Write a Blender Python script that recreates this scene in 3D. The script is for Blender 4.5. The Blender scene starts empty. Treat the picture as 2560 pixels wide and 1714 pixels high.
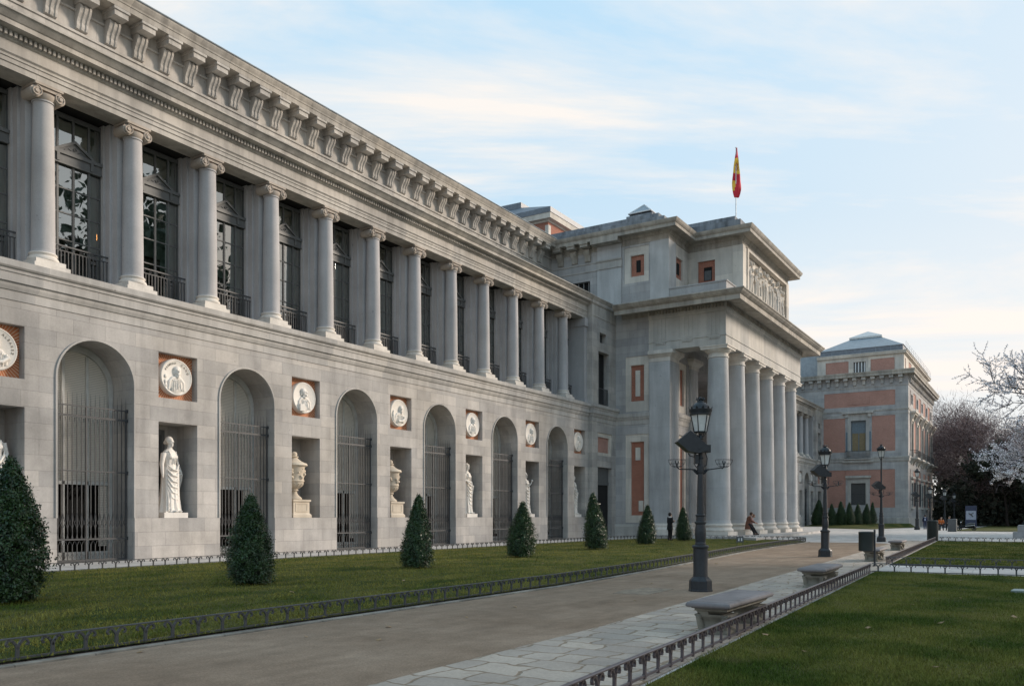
import bpy, bmesh, math, random
import numpy as np
from mathutils import Vector, Matrix, noise as mnoise
from mathutils.geometry import tessellate_polygon
random.seed(7); np.random.seed(7)
R = math.radians; PI = math.pi
sc = bpy.context.scene
col = sc.collection
# ---------------------------------------------------------------- camera
cam = bpy.data.cameras.new("camera"); camo = bpy.data.objects.new("camera", cam); col.objects.link(camo)
camo.location = (0, 0, 1.6); camo.rotation_euler = (R(90), 0, R(32.214 - 90))
cam.lens = 29.594; cam.sensor_width = 36; cam.shift_y = 0.16875; cam.clip_end = 4000; cam.clip_start = 0.1
sc.camera = camo
# ---------------------------------------------------------------- world + sun
SUN_EL, SUN_AZ = 20.0, -38.0       # low glow beyond the right of the picture (angle from +X towards +Y)
w = bpy.data.worlds.new("World"); sc.world = w; w.use_nodes = True
def nd(nt, typ, **kw):
    n = nt.nodes.new(typ)
    for k, v in kw.items():
        if k == 'ins':
            for a, b in v.items(): n.inputs[a].default_value = b
        else: setattr(n, k, v)
    return n
def math_(nt, op, a, b=None, c=None, clamp=False):
    n = nt.nodes.new('ShaderNodeMath'); n.operation = op; n.use_clamp = clamp
    for i, v in enumerate((a, b, c)):
        if v is None: continue
        if hasattr(v, 'links') or hasattr(v, 'is_linked'): nt.links.new(v, n.inputs[i])
        else: n.inputs[i].default_value = v
    return n.outputs[0]
def mixc(nt, f, a, b, mode='MIX'):
    n = nt.nodes.new('ShaderNodeMix'); n.data_type = 'RGBA'; n.blend_type = mode
    for s, v in ((0, f), (6, a), (7, b)):
        if hasattr(v, 'is_linked'): nt.links.new(v, n.inputs[s])
        elif s == 0: n.inputs[0].default_value = v
        else: n.inputs[s].default_value = (v[0], v[1], v[2], 1)
    return n.outputs[2]
def ramp(nt, f, stops):
    n = nt.nodes.new('ShaderNodeValToRGB'); nt.links.new(f, n.inputs[0]); cr = n.color_ramp
    while len(cr.elements) < len(stops): cr.elements.new(0.5)
    for e, (p, c) in zip(cr.elements, stops):
        e.position = p; e.color = (c, c, c, 1) if not hasattr(c, '__len__') else (c[0], c[1], c[2], 1)
    return n.outputs[0]
nt = w.node_tree; nt.nodes.clear()
sky = nd(nt, 'ShaderNodeTexSky', sky_type='NISHITA', sun_disc=False)
sky.sun_elevation = R(SUN_EL); sky.sun_rotation = R(90 - SUN_AZ); sky.air_density = 1.0; sky.dust_density = 1.2; sky.ozone_density = 1.6
tc = nd(nt, 'ShaderNodeTexCoord'); sep = nd(nt, 'ShaderNodeSeparateXYZ'); nt.links.new(tc.outputs['Generated'], sep.inputs[0])
X_, Y_, Z_ = sep.outputs
zc = math_(nt, 'MAXIMUM', Z_, 0.03); zc = math_(nt, 'ADD', zc, 0.12)
u = math_(nt, 'DIVIDE', X_, zc); v = math_(nt, 'DIVIDE', Y_, zc)
# rotate so that cloud streaks run across the view
a_ = R(-28)
us = math_(nt, 'ADD', math_(nt, 'MULTIPLY', u, math.cos(a_)), math_(nt, 'MULTIPLY', v, -math.sin(a_)))
vs = math_(nt, 'ADD', math_(nt, 'MULTIPLY', u, math.sin(a_)), math_(nt, 'MULTIPLY', v, math.cos(a_)))
cmb = nd(nt, 'ShaderNodeCombineXYZ')
nt.links.new(math_(nt, 'MULTIPLY', us, 1.75), cmb.inputs[0]); nt.links.new(math_(nt, 'MULTIPLY', vs, 0.55), cmb.inputs[1])
cmb.inputs[2].default_value = 5.7
n1 = nd(nt, 'ShaderNodeTexNoise', ins={'Scale': 0.95, 'Detail': 10, 'Roughness': 0.60, 'Distortion': 0.5}); nt.links.new(cmb.outputs[0], n1.inputs['Vector'])
cl = ramp(nt, n1.outputs['Fac'], [(0.49, 0.0), (0.56, 0.38), (0.65, 1.0)])
n2 = nd(nt, 'ShaderNodeTexNoise', ins={'Scale': 0.5, 'Detail': 4, 'Roughness': 0.5}); nt.links.new(cmb.outputs[0], n2.inputs['Vector'])
veil = ramp(nt, n2.outputs['Fac'], [(0.42, 0.0), (0.75, 0.30)])
horiz = ramp(nt, Z_, [(0.0, 1.0), (0.16, 0.80), (0.33, 0.30), (0.50, 0.0)])
skyb = mixc(nt, 1.0, sky.outputs[0], (0.125, 0.12, 0.125), 'MULTIPLY')
blue = mixc(nt, horiz, (0.345, 0.56, 0.735), (0.63, 0.66, 0.665))
base = mixc(nt, 0.95, skyb, blue)
c1 = mixc(nt, veil, base, (0.62, 0.70, 0.745))
c2 = mixc(nt, cl, c1, (0.735, 0.70, 0.665))
# warm brightening around the low hidden sun
sx, sy = math.cos(R(SUN_AZ)), math.sin(R(SUN_AZ))
dt = math_(nt, 'ADD', math_(nt, 'MULTIPLY', X_, sx * .95), math_(nt, 'ADD', math_(nt, 'MULTIPLY', Y_, sy * .95), math_(nt, 'MULTIPLY', Z_, .25)))
gl = math_(nt, 'POWER', math_(nt, 'MAXIMUM', dt, 0.0), 3.0)
c3 = mixc(nt, math_(nt, 'MULTIPLY', gl, 0.55), c2, (0.92, 0.78, 0.68))
bg = nd(nt, 'ShaderNodeBackground', ins={'Strength': 1.0}); nt.links.new(c3, bg.inputs[0])
wo = nd(nt, 'ShaderNodeOutputWorld'); nt.links.new(bg.outputs[0], wo.inputs[0])
sun = bpy.data.lights.new("sun", 'SUN'); suno = bpy.data.objects.new("sun", sun); col.objects.link(suno)
sun.energy = 3.0; sun.angle = R(14); sun.color = (1.0, 0.86, 0.72)
suno.rotation_euler = Vector((math.cos(R(SUN_AZ)) * math.cos(R(SUN_EL)), math.sin(R(SUN_AZ)) * math.cos(R(SUN_EL)), math.sin(R(SUN_EL)))).to_track_quat('Z', 'Y').to_euler()
sc.view_settings.view_transform = 'Standard'; sc.view_settings.look = 'None'; sc.view_settings.gamma = 1
sc.view_settings.exposure = 0.42

# ---------------------------------------------------------------- materials
def newmat(name):
    m = bpy.data.materials.new(name); m.use_nodes = True
    nt = m.node_tree; b = nt.nodes['Principled BSDF']
    return m, nt, b
def pos_uv(nt, obj=False):
    """u = x+y, v = z : the same courses on every upright face"""
    if obj: p = nd(nt, 'ShaderNodeTexCoord').outputs['Object']
    else: p = nd(nt, 'ShaderNodeNewGeometry').outputs['Position']
    s = nd(nt, 'ShaderNodeSeparateXYZ'); nt.links.new(p, s.inputs[0])
    return p, s.outputs
def noise(nt, vec, scale, detail=4, rough=.5, dist=0.0):
    n = nd(nt, 'ShaderNodeTexNoise', ins={'Scale': scale, 'Detail': detail, 'Roughness': rough, 'Distortion': dist}); nt.links.new(vec, n.inputs['Vector'])
    return n.outputs['Fac']
def scalev(nt, vec, s):
    n = nd(nt, 'ShaderNodeMapping'); n.inputs['Scale'].default_value = s; nt.links.new(vec, n.inputs[0]); return n.outputs[0]
def bump(nt, b, h, strength, dist=.02):
    n = nd(nt, 'ShaderNodeBump', ins={'Strength': strength, 'Distance': dist}); nt.links.new(h, n.inputs['Height']); nt.links.new(n.outputs[0], b.inputs['Normal'])
def stone(name, colr, blocks=None, zoff=0.0, stain=.35, rough=.85, mortar=.6, obj=False, streak=.3, uoff=0.0):
    m, nt, b = newmat(name); p, (x, y, z) = pos_uv(nt, obj)
    big = ramp(nt, noise(nt, p, .55, 5, .6), [(.3, 1 - stain * .8), (.62, 1.05)])
    strk = ramp(nt, noise(nt, scalev(nt, p, (2.2, 2.2, .22)), 1.0, 5, .6), [(.32, 1 - streak), (.6, 1.04)])
    fine = ramp(nt, noise(nt, p, 22, 3, .7), [(.25, .90), (.75, 1.08)])
    spots = ramp(nt, noise(nt, p, 5.5, 2, .5), [(.235, .55), (.27, 1.0)])
    c = mixc(nt, 1, colr, big, 'MULTIPLY'); c = mixc(nt, 1, c, strk, 'MULTIPLY'); c = mixc(nt, 1, c, fine, 'MULTIPLY'); c = mixc(nt, .6, c, spots, 'MULTIPLY')
    tint = noise(nt, p, .23, 3, .5)
    c = mixc(nt, ramp(nt, tint, [(.45, 0), (.75, .25)]), c, (colr[0] * 1.02, colr[1] * .94, colr[2] * .80))
    h = math_(nt, 'MULTIPLY', fine, .25)
    if blocks:
        bw, bh = blocks
        cv = nd(nt, 'ShaderNodeCombineXYZ'); nt.links.new(math_(nt, 'ADD', math_(nt, 'ADD', x, y), uoff), cv.inputs[0]); nt.links.new(math_(nt, 'ADD', z, zoff), cv.inputs[1])
        wob = noise(nt, p, 1.7, 2)
        br = nd(nt, 'ShaderNodeTexBrick', ins={'Scale': 1.0, 'Mortar Size': .009, 'Mortar Smooth': .15, 'Brick Width': bw, 'Row Height': bh, 'Bias': 0.0})
        br.inputs['Color1'].default_value = (.85, .86, .87, 1); br.inputs['Color2'].default_value = (1.08, 1.07, 1.05, 1); br.inputs['Mortar'].default_value = (mortar,) * 3 + (1,)
        br.offset = .5; br.squash = 1.0; nt.links.new(cv.outputs[0], br.inputs['Vector'])
        c = mixc(nt, 1, c, br.outputs['Color'], 'MULTIPLY')
        h = math_(nt, 'SUBTRACT', h, math_(nt, 'MULTIPLY', br.outputs['Fac'], 1.2))
    nt.links.new(c, b.inputs['Base Color']); b.inputs['Roughness'].default_value = rough; b.inputs['Specular IOR Level'].default_value = .25
    bump(nt, b, h, .5, .012)
    return m
def brickmat(name, c1, c2, mort):
    m, nt, b = newmat(name); p, (x, y, z) = pos_uv(nt)
    cv = nd(nt, 'ShaderNodeCombineXYZ'); nt.links.new(math_(nt, 'ADD', x, y), cv.inputs[0]); nt.links.new(z, cv.inputs[1])
    br = nd(nt, 'ShaderNodeTexBrick', ins={'Scale': 1.0, 'Mortar Size': .006, 'Brick Width': .27, 'Row Height': .07})
    br.inputs['Color1'].default_value = c1 + (1,); br.inputs['Color2'].default_value = c2 + (1,); br.inputs['Mortar'].default_value = mort + (1,)
    nt.links.new(cv.outputs[0], br.inputs['Vector'])
    n = ramp(nt, noise(nt, p, .7, 5, .6), [(.3, .88), (.7, 1.06)]); n2 = ramp(nt, noise(nt, p, 14, 2), [(.3, .85), (.7, 1.12)])
    c = mixc(nt, 1, mixc(nt, 1, br.outputs['Color'], n, 'MULTIPLY'), n2, 'MULTIPLY')
    nt.links.new(c, b.inputs['Base Color']); b.inputs['Roughness'].default_value = .9
    bump(nt, b, math_(nt, 'SUBTRACT', 1.0, br.outputs['Fac']), .5, .01)
    return m
def plain(name, c, rough=.6, metal=0, var=.2, scale=6, obj=True, spec=.4, bumps=0):
    m, nt, b = newmat(name); p, _ = pos_uv(nt, obj)
    n = ramp(nt, noise(nt, p, scale, 4, .6), [(.3, 1 - var), (.7, 1 + var * .5)])
    nt.links.new(mixc(nt, 1, c, n, 'MULTIPLY'), b.inputs['Base Color']); b.inputs['Roughness'].default_value = rough; b.inputs['Metallic'].default_value = metal
    b.inputs['Specular IOR Level'].default_value = spec
    if bumps: bump(nt, b, noise(nt, p, scale * 2, 3), bumps, .01)
    return m
M = {}
M['ashlar'] = stone('granite_ashlar', (.46, .435, .415), (1.16, .517), .02, .38, streak=.16, mortar=.76)
M['ashlar_block'] = stone('granite_ashlar_block', (.42, .41, .41), (1.25, .56), .1, .22, streak=.14, mortar=.72)
M['smooth'] = stone('dressed_stone', (.46, .44, .42), (1.9, 40), 5, .25, streak=.22, mortar=.8)
M['fine'] = stone('fine_pale_stone', (.53, .51, .48), (2.05, 40), 5, .2, streak=.15, mortar=.8)
M['upper'] = stone('warm_dressed_stone', (.48, .45, .415), (2.1, 40), 5, .22, streak=.3, mortar=.8)
M['dirty'] = stone('weathered_cornice_stone', (.42, .385, .34), (1.7, 40), 5, .35, streak=.35, mortar=.75)
M['columnstone'] = stone('column_granite', (.42, .41, .415), None, 0, .2, streak=.12, rough=.8)
M['portcol'] = stone('portico_column_granite', (.47, .47, .475), (30, 4.6), 1.0, .22, streak=.15, rough=.8, mortar=.75)
M['pale'] = stone('pale_limestone', (.62, .575, .52), (3.3, 1.55), .2, .18, streak=.15, mortar=.85)
M['volute'] = stone('volute_sandstone', (.44, .385, .335), None, 0, .3, streak=.2)
M['base'] = stone('base_limestone', (.64, .60, .55), None, 0, .25, streak=.15)
M['marble'] = stone('white_marble', (.74, .70, .65), None, 0, .16, streak=.12, rough=.6)
M['urnstone'] = stone('cream_limestone', (.62, .54, .44), None, 0, .22, streak=.15)
M['greystone'] = stone('grey_parapet_stone', (.27, .285, .31), (.9, .5), 0, .35, streak=.5, mortar=.7)
M['benchtop'] = stone('pink_grey_granite', (.25, .225, .225), None, 0, .5, streak=.25, rough=.7, obj=True)
M['benchleg'] = stone('weathered_limestone', (.29, .265, .22), None, 0, .5, streak=.4, obj=True)
M['brick'] = brickmat('red_brick', (.38, .135, .085), (.30, .105, .068), (.42, .3, .23))
M['brickfar'] = brickmat('orange_brick', (.46, .235, .185), (.40, .195, .15), (.48, .37, .31))
M['slate'] = plain('roof_slate', (.17, .19, .22), .5, 0, .25, 3, False)
M['zinc'] = plain('zinc_sheet', (.30, .34, .37), .45, .3, .2, 2, False)
M['iron'] = plain('painted_iron', (.060, .062, .065), .5, 0, .2, 10)
M['gateiron'] = plain('grey_painted_iron', (.060, .061, .064), .55, 0, .2, 10)
M['lampiron'] = plain('blue_black_cast_iron', (.022, .025, .030), .42, .0, .3, 12)
M['frame'] = plain('dark_grey_painted_wood', (.11, .113, .112), .5, 0, .2, 5)
M['dark'] = plain('dark_interior', (.012, .012, .012), .9)
M['blind'] = plain('green_grey_roller_blind', (.15, .20, .17), .8, 0, .15, 1.5, False)
M['whiteplastic'] = plain('frosted_lamp_glass', (.62, .62, .60), .3)
M['palewood'] = plain('pale_painted_wood', (.50, .50, .48), .6, 0, .2, 3, False)
# louvre shutters
def louvre():
    m, nt, b = newmat('louvred_shutter'); p, (x, y, z) = pos_uv(nt)
    s = math_(nt, 'FRACT', math_(nt, 'MULTIPLY', z, 1 / .062))
    f = ramp(nt, s, [(0.0, .45), (.22, .5), (.34, 1.0), (.95, .92)])
    c = mixc(nt, 1, (.74, .70, .63), f, 'MULTIPLY'); nt.links.new(c, b.inputs['Base Color']); b.inputs['Roughness'].default_value = .7
    bump(nt, b, s, .8, .03); return m
M['louvre'] = louvre()
def glassmat(name, refl, tint=(.66, .74, .70), fk=1.2):
    m, nt, b = newmat(name); nt.nodes.remove(b)
    t = nd(nt, 'ShaderNodeBsdfTransparent'); t.inputs[0].default_value = tint + (1,)
    g = nd(nt, 'ShaderNodeBsdfGlossy', ins={'Roughness': .012}); g.inputs[0].default_value = (.92, .95, .93, 1)
    lw = nd(nt, 'ShaderNodeFresnel', ins={'IOR': 1.55})
    p, _ = pos_uv(nt)
    bn = nd(nt, 'ShaderNodeBump', ins={'Strength': .08, 'Distance': .05}); nt.links.new(noise(nt, p, .9, 2), bn.inputs['Height']); nt.links.new(bn.outputs[0], g.inputs['Normal'])
    f = math_(nt, 'ADD', math_(nt, 'MULTIPLY', lw.outputs[0], fk), refl, clamp=True)
    mx = nd(nt, 'ShaderNodeMixShader'); nt.links.new(f, mx.inputs[0]); nt.links.new(t.outputs[0], mx.inputs[1]); nt.links.new(g.outputs[0], mx.inputs[2])
    nt.links.new(mx.outputs[0], nt.nodes['Material Output'].inputs[0]); return m
M['glass'] = glassmat('window_glass', .27)
M['glassdoor'] = glassmat('door_glass', .0, (.5, .42, .36), .25)
def sunburst():
    m, nt, b = newmat('sunburst_brickwork'); p, (x, y, z) = pos_uv(nt, True)
    at = math_(nt, 'ARCTAN2', z, x)
    s = math_(nt, 'FRACT', math_(nt, 'MULTIPLY', at, 64 / (2 * PI)))
    n = noise(nt, p, 9, 3)
    f = ramp(nt, math_(nt, 'ADD', s, math_(nt, 'MULTIPLY', n, .12)), [(.0, 0.0), (.78, 0.0), (.86, 1.0), (1.0, 1.0)])
    c = mixc(nt, f, mixc(nt, n, (.56, .20, .085), (.38, .13, .06)), (.62, .46, .33))
    nt.links.new(c, b.inputs['Base Color']); b.inputs['Roughness'].default_value = .9
    bump(nt, b, math_(nt, 'SUBTRACT', 1.0, f), .6, .02); return m
M['sunburst'] = sunburst()
def leafmat(name, a, bcol, rough=.45, scale=5.0):
    m, nt, b = newmat(name); p = nd(nt, 'ShaderNodeTexCoord').outputs['Object']
    f = ramp(nt, noise(nt, p, scale, 3, .6), [(.35, 0.0), (.65, 1.0)])
    f2 = ramp(nt, noise(nt, p, scale * 9, 1), [(.32, .35), (.68, 1.9)])
    c = mixc(nt, 1, mixc(nt, f, a, bcol), f2, 'MULTIPLY')
    nt.links.new(c, b.inputs['Base Color']); b.inputs['Roughness'].default_value = rough; b.inputs['Specular IOR Level'].default_value = .35
    return m
M['bush'] = leafmat('evergreen_bush_leaves', (.012, .030, .011), (.034, .066, .020), .30)
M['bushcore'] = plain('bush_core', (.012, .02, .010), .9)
M['bark'] = plain('bark', (.045, .035, .03), .9, 0, .4, 4, bumps=.5)
M['bark2'] = plain('cherry_bark', (.030, .022, .020), .85, 0, .4, 6, bumps=.5)
M['twig'] = leafmat('reddish_bare_twigs', (.15, .105, .105), (.23, .175, .17), .8, .4)
M['evergreen'] = leafmat('dark_evergreen_leaves', (.014, .022, .013), (.040, .046, .028), .6, .5)
M['blossom'] = leafmat('white_blossom', (.86, .83, .84), (.70, .66, .69), .7, 3)
M['hedge'] = leafmat('far_undergrowth', (.020, .026, .018), (.055, .058, .040), .8, .5)
M['cloth_black'] = plain('black_cloth', (.012, .012, .014), .9)
M['cloth_brown'] = plain('brown_wool_coat', (.16, .07, .045), .95, 0, .3, 14)
M['cloth_pink'] = plain('dusty_pink_knit', (.38, .24, .22), .95)
M['cloth_blue'] = plain('navy_jacket', (.02, .025, .06), .8)
M['cloth_jeans'] = plain('blue_denim', (.05, .06, .11), .9)
M['cloth_orange'] = plain('orange_jacket', (.50, .13, .03), .8)
M['cloth_grey'] = plain('charcoal_clothes', (.03, .03, .033), .9)
M['cloth_white'] = plain('white_cloth', (.7, .68, .65), .8)
M['skin'] = plain('skin', (.42, .25, .18), .55, 0, .08)
M['hair'] = plain('dark_hair', (.018, .012, .01), .6)
M['brownhair'] = plain('brown_hair', (.06, .03, .018), .6)
M['red'] = plain('flag_red', (.62, .03, .05), .8, 0, .12); M['yellow'] = plain('flag_yellow', (.85, .50, .06), .8, 0, .12)
M['white'] = plain('white_paint', (.75, .75, .75), .5); M['navy'] = plain('dark_blue_panel', (.045, .055, .10), .5)
M['greypaint'] = plain('grey_painted_metal', (.10, .105, .11), .6)
M['bingreen'] = plain('black_green_bin', (.012, .018, .017), .5)
M['rail'] = plain('violet_grey_painted_rail', (.10, .078, .082), .38, 0, .3, 8)
M['deadleaf'] = plain('dry_leaf', (.30, .20, .11), .8)
M['softglow'], _n, _b = newmat('lit_lamp'); _b.inputs['Base Color'].default_value = (.9, .4, .1, 1); _b.inputs['Emission Color'].default_value = (1, .38, .10, 1); _b.inputs['Emission Strength'].default_value = 5

NEAR = lambda L: (lambda c: min(range(len(L)), key=lambda i: abs(L[i] - c[0])))
# ---------------------------------------------------------------- mesh builder
WL = {}   # world location of each object that may be a parent
class MB:
    def __init__(s): s.v = []; s.f = []; s.m = []; s.cur = 0
    def add(s, vs, fs):
        n = len(s.v); s.v += [tuple(p) for p in vs]; s.f += [tuple(i + n for i in f) for f in fs]; s.m += [s.cur] * len(fs); return s
    def box(s, x0, x1, y0, y1, z0, z1):
        return s.add([(x0, y0, z0), (x1, y0, z0), (x1, y1, z0), (x0, y1, z0), (x0, y0, z1), (x1, y0, z1), (x1, y1, z1), (x0, y1, z1)],
              [(0, 3, 2, 1), (4, 5, 6, 7), (0, 1, 5, 4), (1, 2, 6, 5), (2, 3, 7, 6), (3, 0, 4, 7)])
    def prism(s, poly, fn, a0, a1):
        """poly: 2D points, fn(p, a) -> xyz"""
        n = len(poly); vs = [fn(p, a0) for p in poly] + [fn(p, a1) for p in poly]
        fs = [(i, (i + 1) % n, n + (i + 1) % n, n + i) for i in range(n)]
        tri = tessellate_polygon([[Vector((p[0], p[1], 0)) for p in poly]])
        fs += [tuple(t) for t in tri] + [tuple(n + i for i in reversed(t)) for t in tri]
        return s.add(vs, fs)
    def px(s, poly_yz, x0, x1): return s.prism(poly_yz, lambda p, a: (a, p[0], p[1]), x0, x1)
    def py(s, poly_xz, y0, y1): return s.prism(poly_xz, lambda p, a: (p[0], a, p[1]), y0, y1)
    def pz(s, poly_xy, z0, z1): return s.prism(poly_xy, lambda p, a: (p[0], p[1], a), z0, z1)
    def tube(s, p, q, r0, r1=None, n=6, caps=True):
        r1 = r0 if r1 is None else r1; p = Vector(p); q = Vector(q); d = q - p
        if d.length < 1e-6: return s
        d.normalize(); a = d.orthogonal().normalized(); b = d.cross(a)
        vs = []
        for c, r in ((p, r0), (q, r1)):
            for i in range(n):
                t = 2 * PI * i / n; vs.append(c + a * (r * math.cos(t)) + b * (r * math.sin(t)))
        fs = [(i, (i + 1) % n, n + (i + 1) % n, n + i) for i in range(n)]
        if caps: fs += [tuple(range(n - 1, -1, -1)), tuple(range(n, 2 * n))]
        return s.add(vs, fs)
    def chain(s, pts, rad, n=8):
        pts = [Vector(p) for p in pts]
        if not hasattr(rad, '__len__'): rad = [rad] * len(pts)
        rings = []; a = None
        for i, p in enumerate(pts):
            d = (pts[min(i + 1, len(pts) - 1)] - pts[max(i - 1, 0)]).normalized()
            if a is None: a = d.orthogonal().normalized()
            else:
                a = a - d * a.dot(d); a = a.normalized() if a.length > 1e-5 else d.orthogonal().normalized()
            b = d.cross(a)
            rings.append([p + a * (rad[i] * math.cos(2 * PI * k / n)) + b * (rad[i] * math.sin(2 * PI * k / n)) for k in range(n)])
        vs = [q for r in rings for q in r]; fs = []
        for i in range(len(pts) - 1):
            for k in range(n): fs.append((i * n + k, i * n + (k + 1) % n, (i + 1) * n + (k + 1) % n, (i + 1) * n + k))
        fs += [tuple(range(n - 1, -1, -1)), tuple(range((len(pts) - 1) * n, len(pts) * n))]
        return s.add(vs, fs)
    def lathe(s, prof, c=(0, 0, 0), n=24, sx=1, sy=1, fn=None, rot=0):
        """prof: (r, z)"""
        vs = []; fs = []
        for r, z in prof:
            for k in range(n):
                t = 2 * PI * (k + rot) / n; rr = r * (fn(t, z) if fn else 1)
                vs.append((c[0] + rr * math.cos(t) * sx, c[1] + rr * math.sin(t) * sy, c[2] + z))
        m = len(prof)
        for i in range(m - 1):
            for k in range(n): fs.append((i * n + k, i * n + (k + 1) % n, (i + 1) * n + (k + 1) % n, (i + 1) * n + k))
        fs += [tuple(range(n - 1, -1, -1)), tuple(range((m - 1) * n, m * n))]
        return s.add(vs, fs)
    def ball(s, c, r, n=12, m=8, sc=(1, 1, 1)):
        pr = [(max(r * math.sin(PI * i / m), 1e-4), -r * math.cos(PI * i / m)) for i in range(m + 1)]
        vs = []; fs = []
        for rr, z in pr:
            for k in range(n):
                t = 2 * PI * k / n; vs.append((c[0] + rr * math.cos(t) * sc[0], c[1] + rr * math.sin(t) * sc[1], c[2] + z * sc[2]))
        for i in range(m):
            for k in range(n): fs.append((i * n + k, i * n + (k + 1) % n, (i + 1) * n + (k + 1) % n, (i + 1) * n + k))
        fs += [tuple(range(n - 1, -1, -1)), tuple(range(m * n, (m + 1) * n))]
        return s.add(vs, fs)
    def sweep(s, path, prof):
        """profile (out, z) swept along an xy polyline with mitred corners; outward = right of travel"""
        P = [Vector(p) for p in path]; n = len(prof); vs = []
        for i, p in enumerate(P):
            ns = []
            if i > 0: d = (P[i] - P[i - 1]).normalized(); ns.append(Vector((d.y, -d.x)))
            if i < len(P) - 1: d = (P[i + 1] - P[i]).normalized(); ns.append(Vector((d.y, -d.x)))
            o = ns[0] if len(ns) == 1 else (ns[0] + ns[1]) / (1 + ns[0].dot(ns[1]))
            vs += [(p.x + o.x * a, p.y + o.y * a, z) for a, z in prof]
        fs = []
        for i in range(len(P) - 1):
            for k in range(n): fs.append((i * n + k, i * n + (k + 1) % n, (i + 1) * n + (k + 1) % n, (i + 1) * n + k))
        tri = tessellate_polygon([[Vector((a, z, 0)) for a, z in prof]])
        e = (len(P) - 1) * n
        fs += [tuple(t) for t in tri] + [tuple(e + i for i in reversed(t)) for t in tri]
        return s.add(vs, fs)
    def plate(s, outer, holes, fn):
        loops = [outer] + holes; flat = [p for l in loops for p in l]
        tri = tessellate_polygon([[Vector((p[0], p[1], 0)) for p in l] for l in loops])
        return s.add([fn(p, 0) for p in flat], [tuple(t) for t in tri])
    def reveal(s, loop, fn, d0, d1):
        n = len(loop)
        return s.add([fn(p, d0) for p in loop] + [fn(p, d1) for p in loop], [(i, (i + 1) % n, n + (i + 1) % n, n + i) for i in range(n)])
    def build_by(s, key, name, mats, parent=None, smooth=None, loc=(0, 0, 0), fix=True):
        """one part per key: connected pieces are grouped by key(centre)"""
        n = len(s.v); par = list(range(n))
        def find(a):
            while par[a] != a: par[a] = par[par[a]]; a = par[a]
            return a
        for f in s.f:
            for i in f[1:]:
                a, b = find(f[0]), find(i)
                if a != b: par[a] = b
        cen = {}
        for i, p in enumerate(s.v):
            c = cen.setdefault(find(i), [0, 0, 0, 0]); c[0] += p[0]; c[1] += p[1]; c[2] += p[2]; c[3] += 1
        kk = {r: key((c[0] / c[3], c[1] / c[3], c[2] / c[3])) for r, c in cen.items()}; out = {}
        for f, m in zip(s.f, s.m):
            k = kk[find(f[0])]; o = out.setdefault(k, (MB(), {}))
            idx = []
            for i in f:
                if i not in o[1]: o[1][i] = len(o[0].v); o[0].v.append(s.v[i])
                idx.append(o[1][i])
            o[0].f.append(tuple(idx)); o[0].m.append(m)
        return [o[0].build(name, mats, parent, smooth, loc, fix=fix) for k, o in sorted(out.items(), key=lambda q: str(q[0]))]
    def mesh(s, name, mats, smooth=None, fix=True):
        me = bpy.data.meshes.new(name); me.from_pydata(s.v, [], s.f)
        for m in (mats if isinstance(mats, (list, tuple)) else [mats]): me.materials.append(m)
        if any(s.m): me.polygons.foreach_set('material_index', s.m)
        if fix:
            bm = bmesh.new(); bm.from_mesh(me); bmesh.ops.recalc_face_normals(bm, faces=bm.faces); bm.to_mesh(me); bm.free()
        if smooth is not None:
            me.polygons.foreach_set('use_smooth', [True] * len(me.polygons)); me.set_sharp_from_angle(angle=R(smooth))
        me.update(); return me
    def build(s, name, mats, parent=None, smooth=None, loc=(0, 0, 0), label=None, fix=True):
        return link(name, s.mesh(name, mats, smooth, fix), parent, loc, label)
def link(name, me, parent=None, loc=(0, 0, 0), label=None):
    o = bpy.data.objects.new(name, me); col.objects.link(o)
    o.location = loc; WL[o.name] = Vector(loc)
    if parent is not None:
        o.parent = parent; o.matrix_parent_inverse = Matrix.Translation(-WL[parent.name])
    if label: o['label'] = label
    return o
def thing(name, label, cat, loc=(0, 0, 0), group=None):
    o = bpy.data.objects.new(name, None); col.objects.link(o); o.location = loc; WL[o.name] = Vector(loc); o.empty_display_size = .3
    return tag(o, label, cat, group)
def tag(o, label=None, cat=None, group=None, kind=None):
    if label: o['label'] = label
    if cat: o['category'] = cat
    if group: o['group'] = group
    if kind: o['kind'] = kind
    return o
def copy_tree(o, loc=None, rotz=None, scale=None, label=None, parent=None, keep=None):
    c = o.copy(); col.objects.link(c); WL[c.name] = Vector(WL.get(o.name, (0, 0, 0)))
    if parent is not None: c.parent = parent; c.matrix_parent_inverse = o.matrix_parent_inverse.copy()
    for ch in list(o.children):
        if keep and parent is None and not keep(ch): continue
        copy_tree(ch, parent=c)
    if loc is not None: c.location = loc
    if rotz is not None: c.rotation_euler.z = rotz
    if scale is not None: c.scale = (scale,) * 3 if not hasattr(scale, '__len__') else scale
    if label: c['label'] = label
    return c
def remesh(mb, name, mats, voxel, smooth_it=2, loc=(0, 0, 0), parent=None, label=None, rot=None, fac=.5):
    me = mb.mesh(name + '_src', mats); o = bpy.data.objects.new(name + '_src', me); col.objects.link(o)
    m = o.modifiers.new('r', 'REMESH'); m.mode = 'VOXEL'; m.voxel_size = voxel; m.use_smooth_shade = True
    if smooth_it: k = o.modifiers.new('s', 'SMOOTH'); k.iterations = smooth_it; k.factor = fac
    dg = bpy.context.evaluated_depsgraph_get(); dg.update()
    out = bpy.data.meshes.new_from_object(o.evaluated_get(dg)); out.name = name
    bpy.data.objects.remove(o); bpy.data.meshes.remove(me)
    if not out.materials: out.materials.append(mats)
    return link(name, out, parent, loc, label)
def rect(x0, x1, z0, z1): return [(x0, z0), (x1, z0), (x1, z1), (x0, z1)]
def arch(cx, r, z0, zs, n=24): return [(cx - r, z0), (cx + r, z0)] + [(cx + r * math.cos(PI * i / n), zs + r * math.sin(PI * i / n)) for i in range(n + 1)]
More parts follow.
